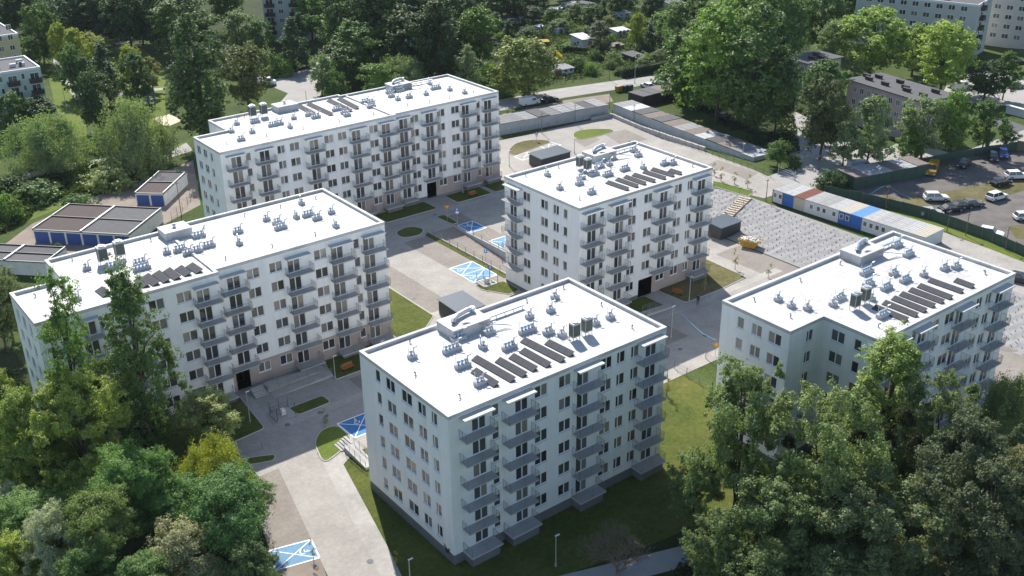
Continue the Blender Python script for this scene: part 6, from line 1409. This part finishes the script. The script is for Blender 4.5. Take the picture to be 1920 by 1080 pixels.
# ------------------------------------------------------------------ vehicles
def car_proto(L=4.4, W=1.78, H=1.48, kind='hatch'):
    r = link('car', None); b = MB()
    if kind == 'van':
        prof = [(-L/2, .35), (-L/2, H*.97), (-L/2+.15, H), (L*.22, H), (L*.36, H*.62), (L*.48, H*.52), (L/2, H*.40), (L/2, .35)]
    else:
        dk = H*.60; prof = [(-L/2, .35), (-L/2, dk*.95), (-L/2+.12, dk), (L*.2, dk), (L*.42, dk*.9), (L/2, dk*.72), (L/2, .35)]
    n = len(prof); k = len(b.v)
    for s, ins in ((-1, 0), (1, 0)):
        b.v += [(x, s*W/2*(1 if z < H*.7 else .90), z) for x, z in prof]
    b.f.append([k+i for i in range(n)]); b.f.append([k+n+i for i in reversed(range(n))])
    b.f += [[k+(i+1) % n, k+i, k+n+i, k+n+(i+1) % n] for i in range(n)]; b.m = [0]*len(b.f)
    body = b.build('body', 'car_paint', r); fix_normals(body.data)
    if kind != 'van':
        dk = H*.60; rear, front = {'hatch': (-L*.47, L*.20), 'sedan': (-L*.38, L*.18), 'suv': (-L*.48, L*.20)}[kind]; tr_, tf = {'hatch': (-L*.38, L*.05), 'sedan': (-L*.22, L*.04), 'suv': (-L*.42, L*.05)}[kind]
        w0, w1 = W/2*.94, W/2*.76; b = MB(); b.v = [(rear, -w0, dk-.02), (front, -w0, dk-.02), (front, w0, dk-.02), (rear, w0, dk-.02), (tr_, -w1, H-.05), (tf, -w1, H-.05), (tf, w1, H-.05), (tr_, w1, H-.05)]
        b.f = [[0, 1, 5, 4], [1, 2, 6, 5], [2, 3, 7, 6], [3, 0, 4, 7]]; b.m = [0]*4; b.build('windows', 'glass', r)
        b = MB(); b.box(tr_-.05, tf+.05, -w1-.02, w1+.02, H-.06, H, top=(.06, .05)); ro = b.build('car_roof', 'car_paint', r)
        b = MB()
        for s in (-1, 1):
            for xa, xb in ((rear, tr_), ((rear+front)/2, (tr_+tf)/2), (front, tf)): b.tube([(xa, s*w0, dk-.02), (xb, s*w1, H-.03)], .045, 4)
        b.build('pillars', 'car_paint', r)
    else:
        b = MB()
        for s in (-1, 1): b.box(L*.06, L*.27, s*W/2*.97-.02, s*W/2*.97+.02, H*.58, H*.86)
        b.v += [(L*.235, -W*.40, H*.965), (L*.235, W*.40, H*.965), (L*.352, W*.43, H*.66), (L*.352, -W*.43, H*.66)]; b.f.append([len(b.v)-4+i for i in (0, 3, 2, 1)]); b.m.append(0); b.build('windows', 'glass', r)
    for sx in (-.31, .31):
        for s in (-1, 1):
            y = s*W/2*.95; o = MB().tube([(L*sx, y-.11, .33), (L*sx, y+.11, .33)], .33, 12).build('wheel', 'tyre', r); MB().tube([(L*sx, y+s*.10, .33), (L*sx, y+s*.125, .33)], .2, 8).build('rim', 'rim', o)
    for s in (-1, 1): MB().box(L/2-.06, L/2+.012, s*W*.34-.2, s*W*.34+.2, .56, .70).build('headlight', 'lens_white', r); MB().box(-L/2-.012, -L/2+.05, s*W*.4-.1, s*W*.4+.1, .6, .82).build('taillight', 'lens_red', r)
    MB().box(-L/2-.03, L/2+.03, -W*.47, W*.47, .22, .40).build('bumper', 'plastic_dark', r)
    return r
CP = {'hatch': car_proto(4.2, 1.76, 1.5, 'hatch'), 'sedan': car_proto(4.6, 1.8, 1.45, 'sedan'), 'suv': car_proto(4.6, 1.86, 1.68, 'suv'), 'van': car_proto(5.2, 1.95, 2.2, 'van')}
WH, BK, BLU, GY, SL, RD, YE = (.78, .79, .80), (.018, .02, .024), (.02, .06, .24), (.12, .13, .14), (.42, .44, .46), (.35, .03, .03), (.34, .22, .02)
def car(kind, px, py, deg, col, label, dz=.05):
    u, v, z = G(px, py); p = CP[kind]; o = p if kind not in used else copy_tree(p); used.add(kind); o.location = (u, v, z+dz); o.rotation_euler = (0, 0, R(deg))
    for c in o.children: c.color = (*col, 1)
    tag(o, label, 'van' if kind == 'van' else 'car', 'parked vehicles')
for k, px, py, dg, col, lab in (
    ('van', 993, 197, -8, WH, 'white van parked on the main road before a dark car'), ('sedan', 1030, 190, -6, BK, 'black car parked in front of the white van'), ('hatch', 1213, 165, 80, WH, 'white hatchback beside the recycling bins'), ('hatch', 1228, 163, 80, WH, 'second white hatchback, next to the road hedge trees'), ('van', 500, 160, -28, WH, 'white van at the side road'), ('hatch', 614, 96, 150, RD, 'red car far up the side road'),
    ('sedan', 413, 8, -20, BK, 'black car on the far lawn parking'), ('sedan', 426, 16, -20, GY, 'grey car on the far lawn parking'), ('van', 1612, 320, -25, SL, 'pale van parked behind the tin sheds'), ('van', 1747, 325, 205, YE, 'yellow van behind the tin sheds by the green fence'), ('sedan', 1807, 312, 195, BK, 'black car under the street trees'), ('hatch', 1862, 300, 215, BK, 'dark car beside the blue pickup'), ('hatch', 1880, 294, 215, BLU, 'bright blue car at the green fence'),
    ('suv', 1755, 376, -40, WH, 'white car facing the row of dark cars'), ('suv', 1868, 374, -8, WH, 'white car parked alone on weedy grass'), ('hatch', 1876, 347, -15, BK, 'dark hatchback in the middle of the gravel car park'), ('suv', 1906, 335, -35, WH, 'white car beside the dark hatchback'), ('sedan', 1783, 396, -25, BK, 'dark blue car, first of the close trio'), ('sedan', 1802, 391, -25, BK, 'black car squeezed in the middle of the trio'), ('sedan', 1821, 387, -25, GY, 'grey car, last of the close trio'),
    ('hatch', 1745, 404, -35, SL, 'silver car hidden behind the green fence'), ('hatch', 1857, 442, -70, WH, 'white car nose-in against the green fence'), ('sedan', 1910, 528, -75, BK, 'black car parked behind the notched block'), ('hatch', 1922, 412, -35, WH, 'white car at the edge of the gravel car park'),
    ('hatch', 1795, 142, 60, SL, 'silver car on the far parking lane'), ('hatch', 1812, 136, 60, BK, 'black car on the far parking lane'), ('van', 1800, 168, -20, WH, 'white van behind the pink flats'), ('hatch', 1626, 280, 30, RD, 'red car under the airy ash tree'), ('hatch', 1642, 290, 30, SL, 'silver car glinting under the airy ash tree'), ('hatch', 1357, 222, 20, BK, 'dark car in the shade behind the garage row'), ('hatch', 1402, 232, 20, GY, 'grey car in the shade behind the garage row'), ('sedan', 1908, 120, -20, BK, 'dark car by the far cream block'), ('sedan', 1905, 165, -25, GY, 'grey car on the right parking strip')):
    car(k, px, py, dg, col, lab)
# ------------------------------------------------------------------ summer haze
def haze():
    m = bpy.data.materials.new('haze'); m.use_nodes = True; N = m.node_tree.nodes; N.clear()
    pv = N.new('ShaderNodeVolumePrincipled'); pv.inputs['Color'].default_value = (.80, .88, 1.0, 1); pv.inputs['Density'].default_value = .00005; pv.inputs['Anisotropy'].default_value = .0
    o = N.new('ShaderNodeOutputMaterial'); m.node_tree.links.new(pv.outputs[0], o.inputs['Volume']); MAT['haze'] = m
    tag(MB().box(-950, 1450, -750, 1450, -4, 82).build('haze', 'haze'), 'thin bluish summer haze over the whole estate', 'haze', kind='stuff')
haze()
